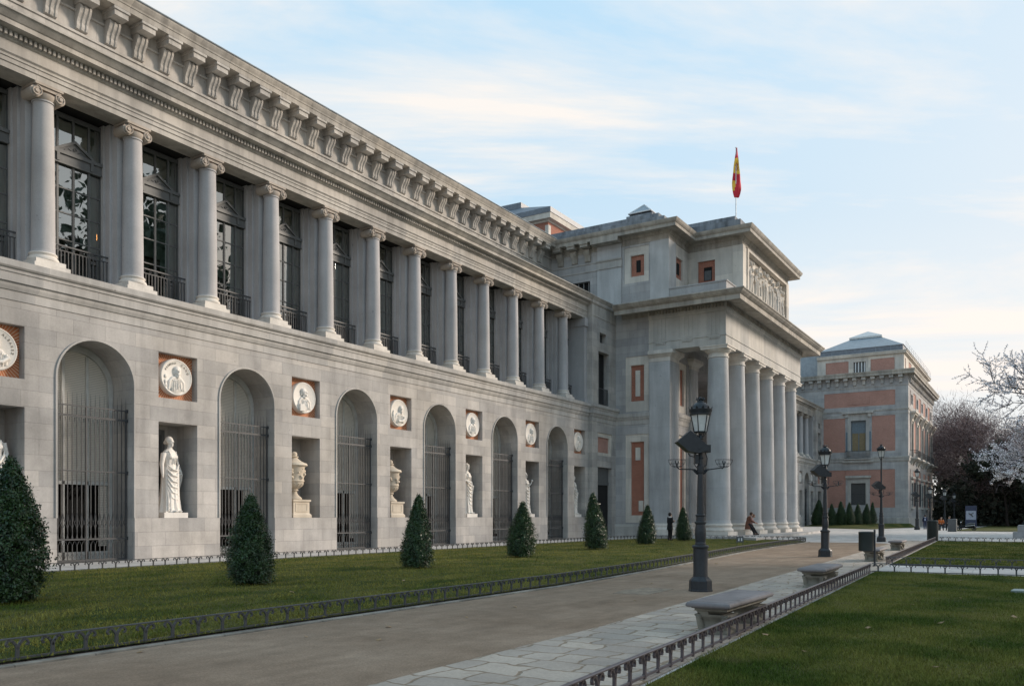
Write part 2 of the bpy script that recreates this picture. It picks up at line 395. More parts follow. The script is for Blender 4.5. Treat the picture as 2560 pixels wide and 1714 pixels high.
FY = lambda y0: (lambda p, d: (p[0], y0 + d, p[1]))        # plate in the XZ plane, depth into +Y
FX = lambda x0: (lambda p, d: (x0 + d, p[0], p[1]))        # plate in the YZ plane, depth into +X

# ================================================================= GROUND
def ground_mats():
    out = {}
    m, nt, b = newmat('gravel_path'); p, _ = pos_uv(nt)
    c = mixc(nt, ramp(nt, noise(nt, p, .5, 6, .6), [(.35, 0), (.65, 1)]), (.24, .172, .122), (.31, .23, .168))
    c = mixc(nt, 1, c, ramp(nt, noise(nt, p, 38, 3, .85), [(.25, .66), (.75, 1.28)]), 'MULTIPLY'); c = mixc(nt, 1, c, ramp(nt, noise(nt, p, 2.6, 4, .7), [(.3, .84), (.7, 1.1)]), 'MULTIPLY')
    c = mixc(nt, .7, c, ramp(nt, noise(nt, scalev(nt, p, (.35, 2.2, 1)), 1.3, 4), [(.3, .82), (.6, 1.05)]), 'MULTIPLY')
    nt.links.new(c, b.inputs['Base Color']); b.inputs['Roughness'].default_value = .95; b.inputs['Specular IOR Level'].default_value = .1
    bump(nt, b, noise(nt, p, 60, 3, .7), .5, .01); out['gravel'] = m
    def paver(name, c1, scale, aniso, rnd, jw, dirt):
        m, nt, b = newmat(name); p, _ = pos_uv(nt); pv = scalev(nt, p, aniso)
        ad = nd(nt, 'ShaderNodeVectorMath', operation='ADD'); nt.links.new(pv, ad.inputs[0])
        nz = nd(nt, 'ShaderNodeTexNoise', ins={'Scale': 1.6, 'Detail': 2}); nt.links.new(pv, nz.inputs['Vector'])
        sb = nd(nt, 'ShaderNodeVectorMath', operation='SCALE', ins={'Scale': .22}); nt.links.new(nz.outputs['Color'], sb.inputs[0]); nt.links.new(sb.outputs[0], ad.inputs[1])
        vd = nd(nt, 'ShaderNodeTexVoronoi', feature='DISTANCE_TO_EDGE', voronoi_dimensions='2D', ins={'Scale': scale, 'Randomness': rnd}); nt.links.new(ad.outputs[0], vd.inputs['Vector'])
        vc = nd(nt, 'ShaderNodeTexVoronoi', feature='F1', voronoi_dimensions='2D', ins={'Scale': scale, 'Randomness': rnd}); nt.links.new(ad.outputs[0], vc.inputs['Vector'])
        j = ramp(nt, vd.outputs['Distance'], [(0.0, 0.0), (jw, .3), (jw * 1.7, 1.0)])
        hs = nd(nt, 'ShaderNodeSeparateColor'); nt.links.new(vc.outputs['Color'], hs.inputs[0])
        tone = ramp(nt, hs.outputs[0], [(0.0, .80), (1.0, 1.12)])
        c = mixc(nt, 1, c1, tone, 'MULTIPLY'); c = mixc(nt, 1, c, ramp(nt, noise(nt, p, 30, 3, .7), [(.25, .85), (.75, 1.12)]), 'MULTIPLY')
        c = mixc(nt, 1, c, ramp(nt, noise(nt, p, .8, 5), [(.3, .8), (.65, 1.05)]), 'MULTIPLY')
        c = mixc(nt, j, dirt, c)
        nt.links.new(c, b.inputs['Base Color']); b.inputs['Roughness'].default_value = .8; b.inputs['Specular IOR Level'].default_value = .25
        bump(nt, b, math_(nt, 'ADD', j, math_(nt, 'MULTIPLY', noise(nt, p, 14, 3), .3)), .5, .012); return m
    m, nt, b = newmat('rough_stone_slabs'); p, (x, y, z) = pos_uv(nt)
    nz = nd(nt, 'ShaderNodeTexNoise', ins={'Scale': 1.3, 'Detail': 3, 'Roughness': .6}); nt.links.new(p, nz.inputs['Vector'])
    nsp = nd(nt, 'ShaderNodeSeparateColor'); nt.links.new(nz.outputs['Color'], nsp.inputs[0])
    cv = nd(nt, 'ShaderNodeCombineXYZ'); nt.links.new(math_(nt, 'ADD', y, math_(nt, 'MULTIPLY', nsp.outputs[0], .42)), cv.inputs[0]); nt.links.new(math_(nt, 'ADD', x, math_(nt, 'MULTIPLY', nsp.outputs[1], .42)), cv.inputs[1])
    br = nd(nt, 'ShaderNodeTexBrick', ins={'Scale': 1.0, 'Mortar Size': .022, 'Mortar Smooth': .5, 'Brick Width': .62, 'Row Height': .46, 'Bias': 0.0}); br.squash = .62; br.squash_frequency = 3; br.offset = .42
    br.inputs['Color1'].default_value = (.82, .82, .83, 1); br.inputs['Color2'].default_value = (1.12, 1.10, 1.07, 1); br.inputs['Mortar'].default_value = (.62, .55, .46, 1); nt.links.new(cv.outputs[0], br.inputs['Vector'])
    c = mixc(nt, 1, (.43, .37, .315), br.outputs['Color'], 'MULTIPLY'); c = mixc(nt, 1, c, ramp(nt, noise(nt, p, 26, 4, .75), [(.25, .82), (.75, 1.14)]), 'MULTIPLY')
    c = mixc(nt, 1, c, ramp(nt, noise(nt, p, 1.1, 5, .65), [(.3, .78), (.65, 1.06)]), 'MULTIPLY')
    c = mixc(nt, ramp(nt, noise(nt, p, 2.2, 5, .7), [(.55, 0), (.72, .6)]), c, (.21, .17, .125))
    nt.links.new(c, b.inputs['Base Color']); b.inputs['Roughness'].default_value = .85; b.inputs['Specular IOR Level'].default_value = .2
    bump(nt, b, math_(nt, 'SUBTRACT', math_(nt, 'MULTIPLY', noise(nt, p, 14, 3), .4), br.outputs['Fac']), .6, .015); out['flag'] = m
    out['plaza'] = paver('plaza_granite_slabs', (.50, .475, .45), 1.1, (.65, 1.4, 1), .35, .012, (.33, .32, .31))
    m, nt, b = newmat('lawn_soil'); p, _ = pos_uv(nt)
    c = mixc(nt, ramp(nt, noise(nt, p, .55, 5, .6), [(.40, 0), (.58, 1)]), (.040, .056, .015), (.10, .095, .030))
    c = mixc(nt, 1, c, ramp(nt, noise(nt, p, 18, 4, .7), [(.25, .6), (.75, 1.3)]), 'MULTIPLY')
    nt.links.new(c, b.inputs['Base Color']); b.inputs['Roughness'].default_value = .95; b.inputs['Specular IOR Level'].default_value = .1
    bump(nt, b, noise(nt, p, 25, 4, .7), .9, .03); out['soil'] = m
    m, nt, b = newmat('grass_blades'); p, _ = pos_uv(nt)
    f = ramp(nt, noise(nt, p, .55, 5, .6), [(.40, 0), (.58, 1)])
    worn = ramp(nt, noise(nt, p, 1.6, 5, .7), [(.58, 0), (.72, .75)])
    c = mixc(nt, f, (.056, .088, .016), (.155, .158, .038)); c = mixc(nt, worn, c, (.16, .135, .07)); c = mixc(nt, 1, c, ramp(nt, noise(nt, p, 30, 2), [(.3, .6), (.7, 1.45)]), 'MULTIPLY')
    nt.links.new(c, b.inputs['Base Color']); b.inputs['Roughness'].default_value = .8; b.inputs['Specular IOR Level'].default_value = .05; out['grass'] = m
    m, nt, b = newmat('dry_winter_grass'); p, _ = pos_uv(nt)
    f = ramp(nt, noise(nt, scalev(nt, p, (.6, 1.3, 1)), .75, 5, .62), [(.36, 0), (.58, 1)])
    c = mixc(nt, f, (.070, .100, .018), (.235, .212, .052)); c = mixc(nt, ramp(nt, noise(nt, p, 2.1, 5, .7), [(.60, 0), (.72, .7)]), c, (.17, .145, .075)); c = mixc(nt, 1, c, ramp(nt, noise(nt, p, 30, 2), [(.3, .6), (.7, 1.45)]), 'MULTIPLY')
    nt.links.new(c, b.inputs['Base Color']); b.inputs['Roughness'].default_value = .8; b.inputs['Specular IOR Level'].default_value = .05; out['drygrass'] = m
    out['earth'] = plain('far_ground', (.16, .15, .13), .95, 0, .3, .3, False)
    out['kerb'] = stone('kerb_stone', (.30, .275, .24), (.9, 10), 5, .6, streak=.4)
    return out
G = ground_mats()
def sheet(name, poly, z, mat, kind='structure'):
    mb = MB(); tri = tessellate_polygon([[Vector((p[0], p[1], 0)) for p in poly]])
    mb.add([(p[0], p[1], z) for p in poly], [tuple(t) for t in tri])
    o = mb.build(name, mat, fix=False); me = o.data
    if me.polygons[0].normal.z < 0: me.flip_normals()
    o['kind'] = kind; return o
sheet('ground', [(-1500, -1500), (2500, -1500), (2500, 1500), (-1500, 1500)], -.012, G['earth'])
sheet('pavement', [(-30, -25), (170, -25), (170, 27.9), (-30, 27.9)], -.004, G['plaza'])
# measured polylines
FENCE_L = [(-12, 9.55), (17, 9.5), (23, 9.92), (30, 10.62), (37, 11.4), (45, 12.0), (53.2, 12.3)]
PATH_R = [(-12, 5.3), (11, 5.4), (19, 5.8), (33.7, 6.5), (53.3, 7.5)]
def fr(x): return 3.25 + max(0, x - 7.3) * .047      # fence on the right
KERB_L = [(x, y - .34) for x, y in FENCE_L] + [(54.6, 12.6)]
sheet('gravel_path', [(-12, 5.3)] + PATH_R[1:] + [(53.6, 9.3), (53.2, 11.95)] + KERB_L[::-1][1:], .004, G['gravel'])
sheet('flagstone_path', [(-12, 2.35), (7, 3.2), (59.8, 5.78), (60.5, 8.0), (53.3, 7.5)] + PATH_R[::-1][1:], .008, G['flag'])
LAWN_L = [(x, y - .06) for x, y in FENCE_L] + [(54.7, 12.9), (56.2, 14.8), (56.4, 18.0), (55.2, 21.8), (53.6, 23.6), (48, 24.2), (36, 24.0), (13, 23.6), (-12, 23.4)]
sheet('lawn_left', LAWN_L, .03, G['soil'])
sheet('lawn_near_right', [(-12, -22), (25.9, -22), (25.6, fr(25.6) - .1), (7.3, 3.12), (-12, 2.2)], .03, G['soil'])
sheet('lawn_middle_right', [(29.9, -22), (58, -22), (59.0, fr(59) - .1), (29.9, fr(29.9) - .1)], .03, G['soil'])
def mound(name, x0, x1, y0, y1, z0, z1):
    mb = MB(); mb.add([(x0, y0, .02), (x1, y0, .02), (x1, y1, z1), (x0, y1, z1)], [(0, 1, 2, 3)]); o = mb.build(name, G['soil'], fix=False); o['kind'] = 'structure'; return o
sheet('lawn_far_right', [(96, -40), (175, -40), (175, 6.0), (100, 8.6)], .03, G['soil'])
mb = MB(); mb.add([(108, 17.2, .02), (129.5, 14.9, .02), (129.9, 15.7, .55), (129.9, 27.5, .6), (119.5, 27.5, .28), (116, 27.5, .02), (113, 22.5, .02), (118.5, 21.6, .36)], [(0, 1, 7), (1, 2, 7), (2, 3, 7), (3, 4, 7), (4, 5, 7), (5, 6, 7), (6, 0, 7)])
o = mb.build('lawn_by_pavilion', G['soil']); o['kind'] = 'structure'
# stone kerb between lawn and gravel
mb = MB()
mb.sweep([(x, y - .22) for x, y in FENCE_L], [(0, -.05), (.09, -.05), (.09, .018), (.08, .024), (0, .028)])
o = mb.build('kerb', G['kerb']); o['kind'] = 'structure'
# slab covers in the gravel
mb = MB(); mb.pz([(15.9, 6.75), (17.4, 6.8), (17.5, 7.45), (16.6, 7.62), (15.8, 7.5)], 0, .010)
tag(mb.build('ground_cover', plain('worn_cover_slab', (.26, .205, .15), .95, 0, .45, 5, False)), 'pale worn slab set flush in the gravel path left of the nearest lamp post', 'slab')

def blades(name, pts_xy, h, wdt, seed, z=.03, mat='grass'):
    rng = np.random.default_rng(seed); n = len(pts_xy)
    ang = rng.uniform(0, 2 * PI, n); cl = np.sin(pts_xy[:, 0] * 2.3 + np.sin(pts_xy[:, 1] * 3.1) * 1.4) * np.sin(pts_xy[:, 1] * 2.7 + np.sin(pts_xy[:, 0] * 1.9)); hh = h * rng.uniform(.5, 1.35, n) * (1 + .4 * cl); ww = wdt * rng.uniform(.7, 1.3, n)
    dx, dy = np.cos(ang) * ww, np.sin(ang) * ww
    lx, ly = rng.normal(0, .55, n) * hh, rng.normal(0, .55, n) * hh
    V = np.zeros((n, 3, 3)); x, y = pts_xy[:, 0], pts_xy[:, 1]
    V[:, 0] = np.stack([x - dx, y - dy, np.full(n, z - .005)], 1); V[:, 1] = np.stack([x + dx, y + dy, np.full(n, z - .005)], 1); V[:, 2] = np.stack([x + lx, y + ly, z + hh], 1)
    me = bpy.data.meshes.new(name); me.vertices.add(3 * n); me.vertices.foreach_set('co', V.reshape(-1))
    me.loops.add(3 * n); me.loops.foreach_set('vertex_index', np.arange(3 * n)); me.polygons.add(n)
    me.polygons.foreach_set('loop_start', np.arange(0, 3 * n, 3)); me.polygons.foreach_set('loop_total', np.full(n, 3)); me.materials.append(G[mat]); me.update(); me.validate()
    o = bpy.data.objects.new(name, me); col.objects.link(o); return o
def inpoly(poly, P):
    x, y = P[:, 0], P[:, 1]; inside = np.zeros(len(P), bool); j = len(poly) - 1
    for i in range(len(poly)):
        xi, yi = poly[i]; xj, yj = poly[j]
        c = ((yi > y) != (yj > y)) & (x < (xj - xi) * (y - yi) / (yj - yi + 1e-12) + xi); inside ^= c; j = i
    return inside
rng = np.random.default_rng(3)
def scatter(poly, n, x0, x1, y0, y1, bias=None):
    P = np.stack([rng.uniform(x0, x1, n), rng.uniform(y0, y1, n)], 1); P = P[inpoly(poly, P)]
    d = np.hypot(P[:, 0], P[:, 1]); keep = rng.uniform(0, 1, len(P)) < np.clip((bias or 12) / d, 0, 1) ** 1.3; return P[keep]
NR = [(5.6, -12), (25.55, -12), (25.55, fr(25.5) - .12), (7.3, 3.1), (5.6, 3.0)]
tag(blades('lawn_grass', scatter(NR, 420000, 5, 25.6, -1.6, 4.2, 9), .040, .0045, 1), 'short mown grass of the near lawn at lower right', 'grass', kind='stuff')
MR = [(30, -8), (58, -8), (58.9, fr(58.9) - .15), (30, fr(30) - .15)]
tag(blades('lawn_grass', scatter(MR, 90000, 30, 59, -.5, 5.7, 30), .045, .010, 2), 'short mown grass of the lawn beyond the cross path', 'grass', kind='stuff')
tag(blades('lawn_grass', scatter(LAWN_L, 520000, 3.5, 57, 9.4, 24.2, 13), .042, .0075, 4, mat='drygrass'), 'short mown grass between the museum and the gravel path', 'grass', kind='stuff')

# ================================================================= MUSEUM : GALLERY WING
YW = 27.84; PIT = 6.576; A0 = 17.08; N0 = 13.774; XE = 54.6; X0 = 8.8
XB = 58.59
wing = thing('museum_wing', 'long grey stone gallery wing with arches below and a colonnade above', 'building', (33.7, YW, 0))
arches = [A0 + PIT * k for k in range(6)]; niches = [N0 + PIT * k for k in range(7)]
AR = 1.40; ZSP = 6.27
fw = FY(YW)
holes = [arch(c, AR, -.02, ZSP) for c in arches]
holes_n = [rect(c - .85, c + .85, 1.53, 5.12) for c in niches]; holes_m = [rect(c - .85, c + .85, 6.02, 7.72) for c in niches]
mb = MB()
for k in range(7):           # one plate per stretch between arch centres keeps the triangulation clean
    xa = X0 if k == 0 else arches[k - 1]; xb = XE if k == 6 else arches[k]
    # outline with the two half arches cut out
    out = []
    if k > 0: out += [(xa + AR * math.cos(PI / 2 - PI / 2 * i / 16), ZSP + AR * math.sin(PI / 2 - PI / 2 * i / 16)) for i in range(17)] + [(xa + AR, 0)]
    else: out += [(xa, 8.6), (xa, 0)]
    if k < 6: out += [(xb - AR, 0)] + [(xb - AR * math.cos(PI / 2 * i / 16), ZSP + AR * math.sin(PI / 2 * i / 16)) for i in range(17)] + [(xb, 8.6)]
    else: out += [(xb, 0), (xb, 8.6)]
    if k > 0: out.append((xa, 8.6))
    mb.plate(out, [holes_n[k], holes_m[k]], fw)
for h in holes: mb.reveal(h[1:] + h[:1], fw, 0, 1.35)
for h in holes_n:
    mb.reveal(h, fw, 0, 1.25); mb.plate(h, [], FY(YW + 1.25))
for h in holes_m: mb.reveal(h, fw, 0, .34)
# plinth, slightly proud
xs = [X0] + [a for c in arches for a in (c - AR - .0, c + AR + .0)] + [XE]
for i in range(0, len(xs), 2): mb.box(xs[i] + (.02 if i else 0), xs[i + 1] - .02, YW - .045, YW + .05, -.02, 1.53)
mb.build('lower_wall', M['ashlar'], wing)
# raised rim round each arch
mb = MB()
for c in arches:
    o_, i_ = arch(c, AR + .06, 1.53, ZSP), arch(c, AR - .003, 1.53, ZSP); o_ = o_ + [o_[0]]; i_ = i_ + [i_[0]]
    n = len(o_) - 2
    mb.add([(p[0], YW - .045, p[1]) for p in o_[1:]] + [(p[0], YW - .045, p[1]) for p in i_[1:]] + [(p[0], YW + .02, p[1]) for p in o_[1:]] + [(p[0], YW + .02, p[1]) for p in i_[1:]],
           [f for k in range(n) for f in ((k, k + 1, n + 1 + k + 1, n + 1 + k), (k, k + 1, 2 * (n + 1) + k + 1, 2 * (n + 1) + k), (n + 1 + k, n + 1 + k + 1, 3 * (n + 1) + k + 1, 3 * (n + 1) + k))])
mb.build_by(NEAR(arches), 'arch_rim', M['smooth'], wing)
# dark panelled doors at the back of the niches (left half visible)
mb = MB()
for c in niches:
    mb.cur = 0; mb.box(c - .80, c + .25, YW + 1.19, YW + 1.24, 1.6, 4.95)
    mb.cur = 1
    for z0 in (1.8, 3.4): mb.box(c - .66, c + .1, YW + 1.16, YW + 1.195, z0, z0 + 1.35)
mb.build_by(NEAR(niches), 'niche_panel', [M['frame'], M['gateiron']], wing)
# string course + ledge (one moulding, with its break at the end bay)
led = [(-.15, 8.47), (.03, 8.49), (.03, 8.78), (.07, 8.80), (.12, 8.92), (.13, 9.02), (.20, 9.04), (.20, 9.31), (.235, 9.33), (.235, 9.43), (.29, 9.45), (.33, 9.50), (.33, 9.70), (-.15, 9.73)]
mb = MB(); mb.sweep([(X0, YW), (XE, YW), (XE, 27.55), (XB + .1, 27.55)], led); mb.build('string_course', M['smooth'], wing)
mb = MB(); mb.box(X0, XE - .01, YW + .1, 30.9, 9.2, 9.72); mb.build('gallery_floor', M['smooth'], wing)
# ---- columns
CX = [15.5 + 3.288 * k for k in range(12)]
YC = 28.35
def _disc(x, z, r, w_, n=20):
    vs = [(x + r * math.cos(2 * PI * i / n), y, z + r * math.sin(2 * PI * i / n)) for y in (-w_, w_) for i in range(n)]
    return vs, [(i, (i + 1) % n, n + (i + 1) % n, n + i) for i in range(n)] + [tuple(range(n)), tuple(range(2 * n - 1, n - 1, -1))]
# a column is one part (shaft) with its base and capital as sub-parts
def make_column_part(x):
    mb = MB(); H0, H1 = 10.36, 15.42
    pr = [(.385, H0), (.37, H0 + .08)] + [(.368 - .055 * (t ** 1.7), H0 + .08 + (H1 - H0 - .14) * t) for t in [i / 10 for i in range(11)]] + [(.345, H1 - .05), (.345, H1)]
    mb.lathe(pr, n=32); s_ = mb.build('column', M['columnstone'], wing, 40, loc=(x, YC, 0))
    mb = MB(); mb.box(-.60, .60, -.60, .30, 9.70, 9.90); mb.box(-.50, .50, -.50, .29, 9.905, 10.07)
    mb.lathe([(.40, 10.06), (.475, 10.10), (.485, 10.15), (.46, 10.20), (.415, 10.22), (.405, 10.26), (.425, 10.29), (.44, 10.32), (.42, 10.355), (.375, 10.365)], n=32)
    mb.build('column_base', M['base'], s_, 40, loc=(x, YC, 0))
    mb = MB(); mb.lathe([(.31, 15.40), (.36, 15.46), (.40, 15.56), (.40, 15.62)], n=28)
    for sg in (-1, 1):
        for k, (r, w_) in enumerate(((.185, .30), (.12, .35), (.06, .40))): mb.add(*_disc(sg * .40, 15.60, r, w_))
        pts = []
        for i in range(30):
            t = i / 29; a = PI / 2 + 2 * PI * 1.6 * t; r = .185 * (1 - t) + .05 * t
            pts.append((sg * (.40 + r * math.cos(a) * 1.0), 15.60 + r * math.sin(a)))
        for fy in (-.36, .36): mb.chain([(p[0], fy, p[1]) for p in pts], .024, 5)
    mb.box(-.41, .41, -.36, .36, 15.70, 15.805); mb.box(-.47, .47, -.41, .41, 15.81, 15.897)
    mb.build('capital', M['volute'], s_, 35, loc=(x, YC, 0))
    return s_
col0 = make_column_part(CX[0])
for x in CX[1:] + [CX[0] - 3.288]:
    c = copy_tree(col0, parent=wing); c.location = (x, YC, 0)
    pass
# ---- piers behind the columns
mb = MB()
for x in CX + [CX[0] - 3.288]:
    mb.box(x - .45, x + .45, 28.62, 28.95, 9.715, 15.90); mb.box(x - .50, x + .50, 28.58, 28.94, 9.72, 10.0)
    mb.box(x - .55, x + .55, 28.92, 29.22, 9.718, 15.92); mb.box(x - .62, x + .62, 29.2, 29.6, 9.715, 15.94)
mb.box(54.18, XE + .05, 27.97, 29.6, 9.715, 15.9); mb.box(54.12, XE, 27.9, 29.0, 9.72, 10.05); mb.box(54.10, XE, 27.88, 29.02, 15.3, 15.9)
mb.build_by(NEAR(CX + [CX[0] - 3.288, 54.5]), 'pier', M['columnstone'], wing)
# ---- windows
YWIN = 29.35
def make_window(x):
    mb = MB(); z0, z1 = 9.72, 15.86
    def b(xa, xb, za, zb, y0=YWIN, y1=YWIN + .10): mb.box(xa - x, xb - x, y0 - YWIN, y1 - YWIN, za, zb)
    b(x - 1.10, x - 1.00, z0, z1); b(x + 1.00, x + 1.10, z0, z1); b(x - 1.0, x + 1.0, z1 - .15, z1); b(x - 1.0, x + 1.0, z0, z0 + .55, YWIN, YWIN + .12)
    for dx in (-.58, 0, .58):
        b(x + dx - .038, x + dx + .038, z0 + .55, z1 - .15, YWIN + .012, YWIN + .09)
    for z in (11.40, 12.35, 13.22): b(x - 1.0, x + 1.0, z - .022, z + .022, YWIN + .02, YWIN + .08)
    b(x - 1.04, x + 1.04, 14.06, 14.46, YWIN - .06, YWIN + .11); b(x - 1.08, x + 1.08, 14.38, 14.50, YWIN - .12, YWIN - .058); b(x - 1.05, x + 1.05, 14.04, 14.10, YWIN - .09, YWIN - .058)
    for dx in (-.62, .62): b(x + dx - .05, x + dx + .05, 14.1, 14.38, YWIN - .12, YWIN - .055)
    mb.py([(-.70, 14.50), (.70, 14.50), (0, 14.93)], -.05, .02)
    mb.py([(-.78, 14.50), (-.62, 14.50), (0, 14.88), (0, 14.98)], -.12, -.045); mb.py([(.78, 14.50), (.62, 14.50), (0, 14.88), (0, 14.98)], -.121, -.044)
    pts = [(.08 * (1 - i / 20) * math.cos(i * .7), -.06, 14.65 + .08 * (1 - i / 20) * math.sin(i * .7)) for i in range(18)]
    mb.chain(pts, .012, 5); 
    for sg in (-1, 1): mb.chain([(sg * .12, -.06, 14.60), (sg * .25, -.06, 14.64), (sg * .38, -.06, 14.56)], .014, 5)
    s_ = mb.build('window', M['frame'], wing, loc=(x, YWIN, 0))
    mb = MB(); mb.add([(-1.0, .05, z0 + .5), (1.0, .05, z0 + .5), (1.0, .05, z1 - .1), (-1.0, .05, z1 - .1)], [(0, 1, 2, 3)])
    mb.build('pane', M['glass'], s_, loc=(x, YWIN, 0), fix=False)
    mb = MB(); mb.box(-1.04, .40, .30, .32, 11.75, 15.9); mb.box(.41, 1.04, .30, .32, 11.3, 15.9)
    mb.build('blind', M['blind'], s_, loc=(x, YWIN, 0))
    return s_
def make_rail(x):
    mb = MB(); y = 29.02
    mb.box(-1.09, 1.09, -.03, .03, 11.02, 11.07); mb.box(-1.09, 1.09, -.018, .018, 10.86, 10.89); mb.box(-1.09, 1.09, -.018, .018, 9.85, 9.88)
    n = 16
    for i in range(n + 1):
        xx = -1.05 + 2.1 * i / n; mb.box(xx - .013, xx + .013, -.013, .013, 9.80, 10.88)
        if i < n and i % 2 == 0:
            c = xx + 1.05 / n; mb.chain([(c + .042 * math.cos(a), 0, 10.955 + .042 * math.sin(a)) for a in [k * PI / 4 for k in range(9)]], .010, 5)
            mb.chain([(c - .06, 0, 10.80), (c - .04, 0, 10.86), (c, 0, 10.88), (c + .04, 0, 10.86), (c + .06, 0, 10.80)], .010, 5)
            mb.chain([(c + .045 * math.cos(a), 0, 9.93 + .045 * math.sin(a)) for a in [k * PI / 4 for k in range(9)]], .010, 5)
    return mb.build('balcony_rail', M['iron'], wing, loc=(x, y, 0))
WX = [CX[0] - 1.644 + 3.288 * k for k in range(13)]
win0 = make_window(WX[0]); rail0 = make_rail(WX[0])
for x in WX[1:]:
    c = copy_tree(win0, parent=wing); c.location = (x, YWIN, 0); c = copy_tree(rail0, parent=wing); c.location = (x, 29.02, 0)
mb = MB(); mb.box(X0, XE, 31.6, 31.7, 9.6, 16.0); mb.box(X0, XE, 28.7, 31.65, 15.93, 16.25); mb.build('gallery_interior', M['dark'], wing)
for x, y, z in ((18.55, 30.2, 12.1), (22.2, 30.2, 12.0)):
    mb = MB(); mb.lathe([(.02, .12), (.07, .05), (.09, -.02), (.085, -.05)], n=12); mb.ball((0, 0, -.03), .08)
    tag(mb.build('ceiling_lamp', M['softglow'], None, 60, loc=(x, y, z)), 'small lit orange lamp seen through the %s tall window from the left' % ('first whole' if x < 20 else 'second whole'), 'lamp')
# ---- entablature of the colonnade
ent = [(-.85, 15.9), (-.02, 15.9), (-.02, 16.10), (.015, 16.10), (.015, 16.25), (.045, 16.25), (.045, 16.33), (.10, 16.38), (.10, 16.41), (.0, 16.43), (.0, 16.78), (.05, 16.81), (.09, 16.86), (.09, 17.03),
       (.19, 17.05), (.46, 17.07), (.46, 17.22), (.50, 17.24), (.58, 17.32), (.66, 17.40), (.72, 17.42), (.72, 17.47), (.3, 17.6), (-5.4, 17.62), (-5.4, 17.3), (-.85, 17.3)]
mb = MB(); mb.sweep([(X0, 27.95), (XE - .01, 27.95)], ent); mb.build('entablature', M['upper'], wing)
mb = MB()
x = X0 + .05
while x < XE - .1: mb.box(x, x + .085, 27.755, 27.865, 16.87, 17.03); x += .155
mb.build('dentils', M['upper'], wing)
# ---- upper storey wall, brackets, main cornice
mb = MB(); mb.box(X0, XB - .02, 33.2, 33.6, 17.4, 23.0); mb.box(X0, XB - .02, 33.14, 33.25, 21.16, 21.26); mb.box(X0, XB - .02, 33.10, 33.24, 22.02, 22.10); mb.build('upper_wall', M['upper'], wing)
corn = [(-.1, 22.6), (.92, 22.62), (.92, 22.84), (.95, 22.86), (.96, 22.93), (1.0, 23.0), (1.05, 23.12), (1.05, 23.2), (-.1, 23.3)]
mb = MB(); mb.sweep([(X0, 33.2), (XB + .1, 33.2)], corn); mb.build('main_cornice', M['dirty'], wing)
mb = MB(); mb.tube((X0, 32.12, 23.24), (XB - 1.0, 32.12, 23.24), .03, n=8); mb.box(X0, XB - 1, 32.13, 33, 23.2, 23.24); mb.build('roof_gutter', M['zinc'], wing)
mb = MB(); mb.box(X0, XB, 33.6, 41, 22.5, 23.6); mb.build('roof', M['slate'], wing)
scroll = [(33.20, 22.26), (32.86, 22.26), (32.80, 22.20), (32.80, 22.08), (32.87, 21.92), (32.98, 21.76), (33.05, 21.60), (33.05, 21.46), (33.09, 21.34), (33.20, 21.30)]
def make_bracket(x):
    mb = MB(); mb.px([(y - 33.2, z) for y, z in scroll], -.22, .22)
    for dx in (-.20, 0, .20): mb.px([(y - 33.2 - (.035 if y < 33.15 else 0), z) for y, z in scroll], dx - .045, dx + .045)
    mb.box(-.31, .31, -.86, .02, 22.275, 22.50); mb.box(-.36, .36, -.92, .02, 22.50, 22.61)
    return mb.build('bracket', M['upper'], wing, loc=(x, 33.2, 0))
br0 = make_bracket(20.93)
xs = [20.93 + 1.272 * k for k in range(-6, 30)]
for x in xs:
    if abs(x - 20.93) < .01: continue
    if x > XB - .9: break
    c = copy_tree(br0, parent=wing); c.location = (x, 33.2, 0)
# ---- end bay
mb = MB(); f2 = FY(27.55)
H = [rect(55.5, 57.85, .0, 5.2), rect(55.5, 57.95, 6.05, 7.72)]
mb.plate([(XE, 0), (55.5, 0), (55.5, 5.2), (57.85, 5.2), (57.85, 0), (XB + .05, 0), (XB + .05, 9.0), (XE, 9.0)], [H[1]], f2)
mb.reveal(H[0], f2, 0, .35); mb.reveal(H[1], f2, 0, .2)
H2 = [rect(55.62, 57.45, 9.75, 13.7), rect(55.85, 57.0, 14.35, 15.1)]
mb.plate(rect(XE, XB + .05, 9.72, 17.0), H2, f2)
for h in H2: mb.reveal(h, f2, 0, .5)
mb.box(XE, XE + .3, 27.552, 33.2, 9.72, 17.4); mb.box(XE + .001, XE + .3, 27.551, 27.84, 0, 8.6)
mb.build('end_bay_wall', M['ashlar'], wing)
mb = MB(); mb.cur = 0; mb.box(55.5, 57.95, 27.74, 27.8, 6.05, 7.72); mb.cur = 1
for a in (rect(55.5, 57.95, 6.05, 6.28), rect(55.5, 55.66, 6.28, 7.72), rect(57.6, 57.95, 6.28, 7.72), rect(55.66, 57.6, 7.42, 7.72)): mb.py(a, 27.62, 27.741)
mb.build('brick_panel', [M['brickfar'], M['pale']], wing)
mb = MB(); mb.cur = 0; mb.box(55.4, 58, 27.88, 27.95, 0, 5.3); mb.box(55.5, 57.6, 28.0, 28.1, 9.7, 15.2); mb.cur = 1; mb.box(55.5, 57.85, 27.80, 27.87, 3.9, 4.1); mb.box(55.5, 57.85, 27.83, 27.87, 4.1, 5.2)
for xx in (56.5, 57.3): mb.box(xx, xx + .05, 27.96, 27.99, 9.75, 13.7)
for k in range(9): mb.box(55.9 + k * .12, 55.93 + k * .12, 27.9, 27.93, 14.35, 15.1)
mb.build_by(lambda c: c[2] > 7, 'doorway', [M['dark'], M['frame']], wing)
mb = MB(); mb.box(55.55, 57.5, 27.66, 27.70, 11.0, 11.05); mb.box(55.55, 57.5, 27.66, 27.69, 9.85, 9.88)
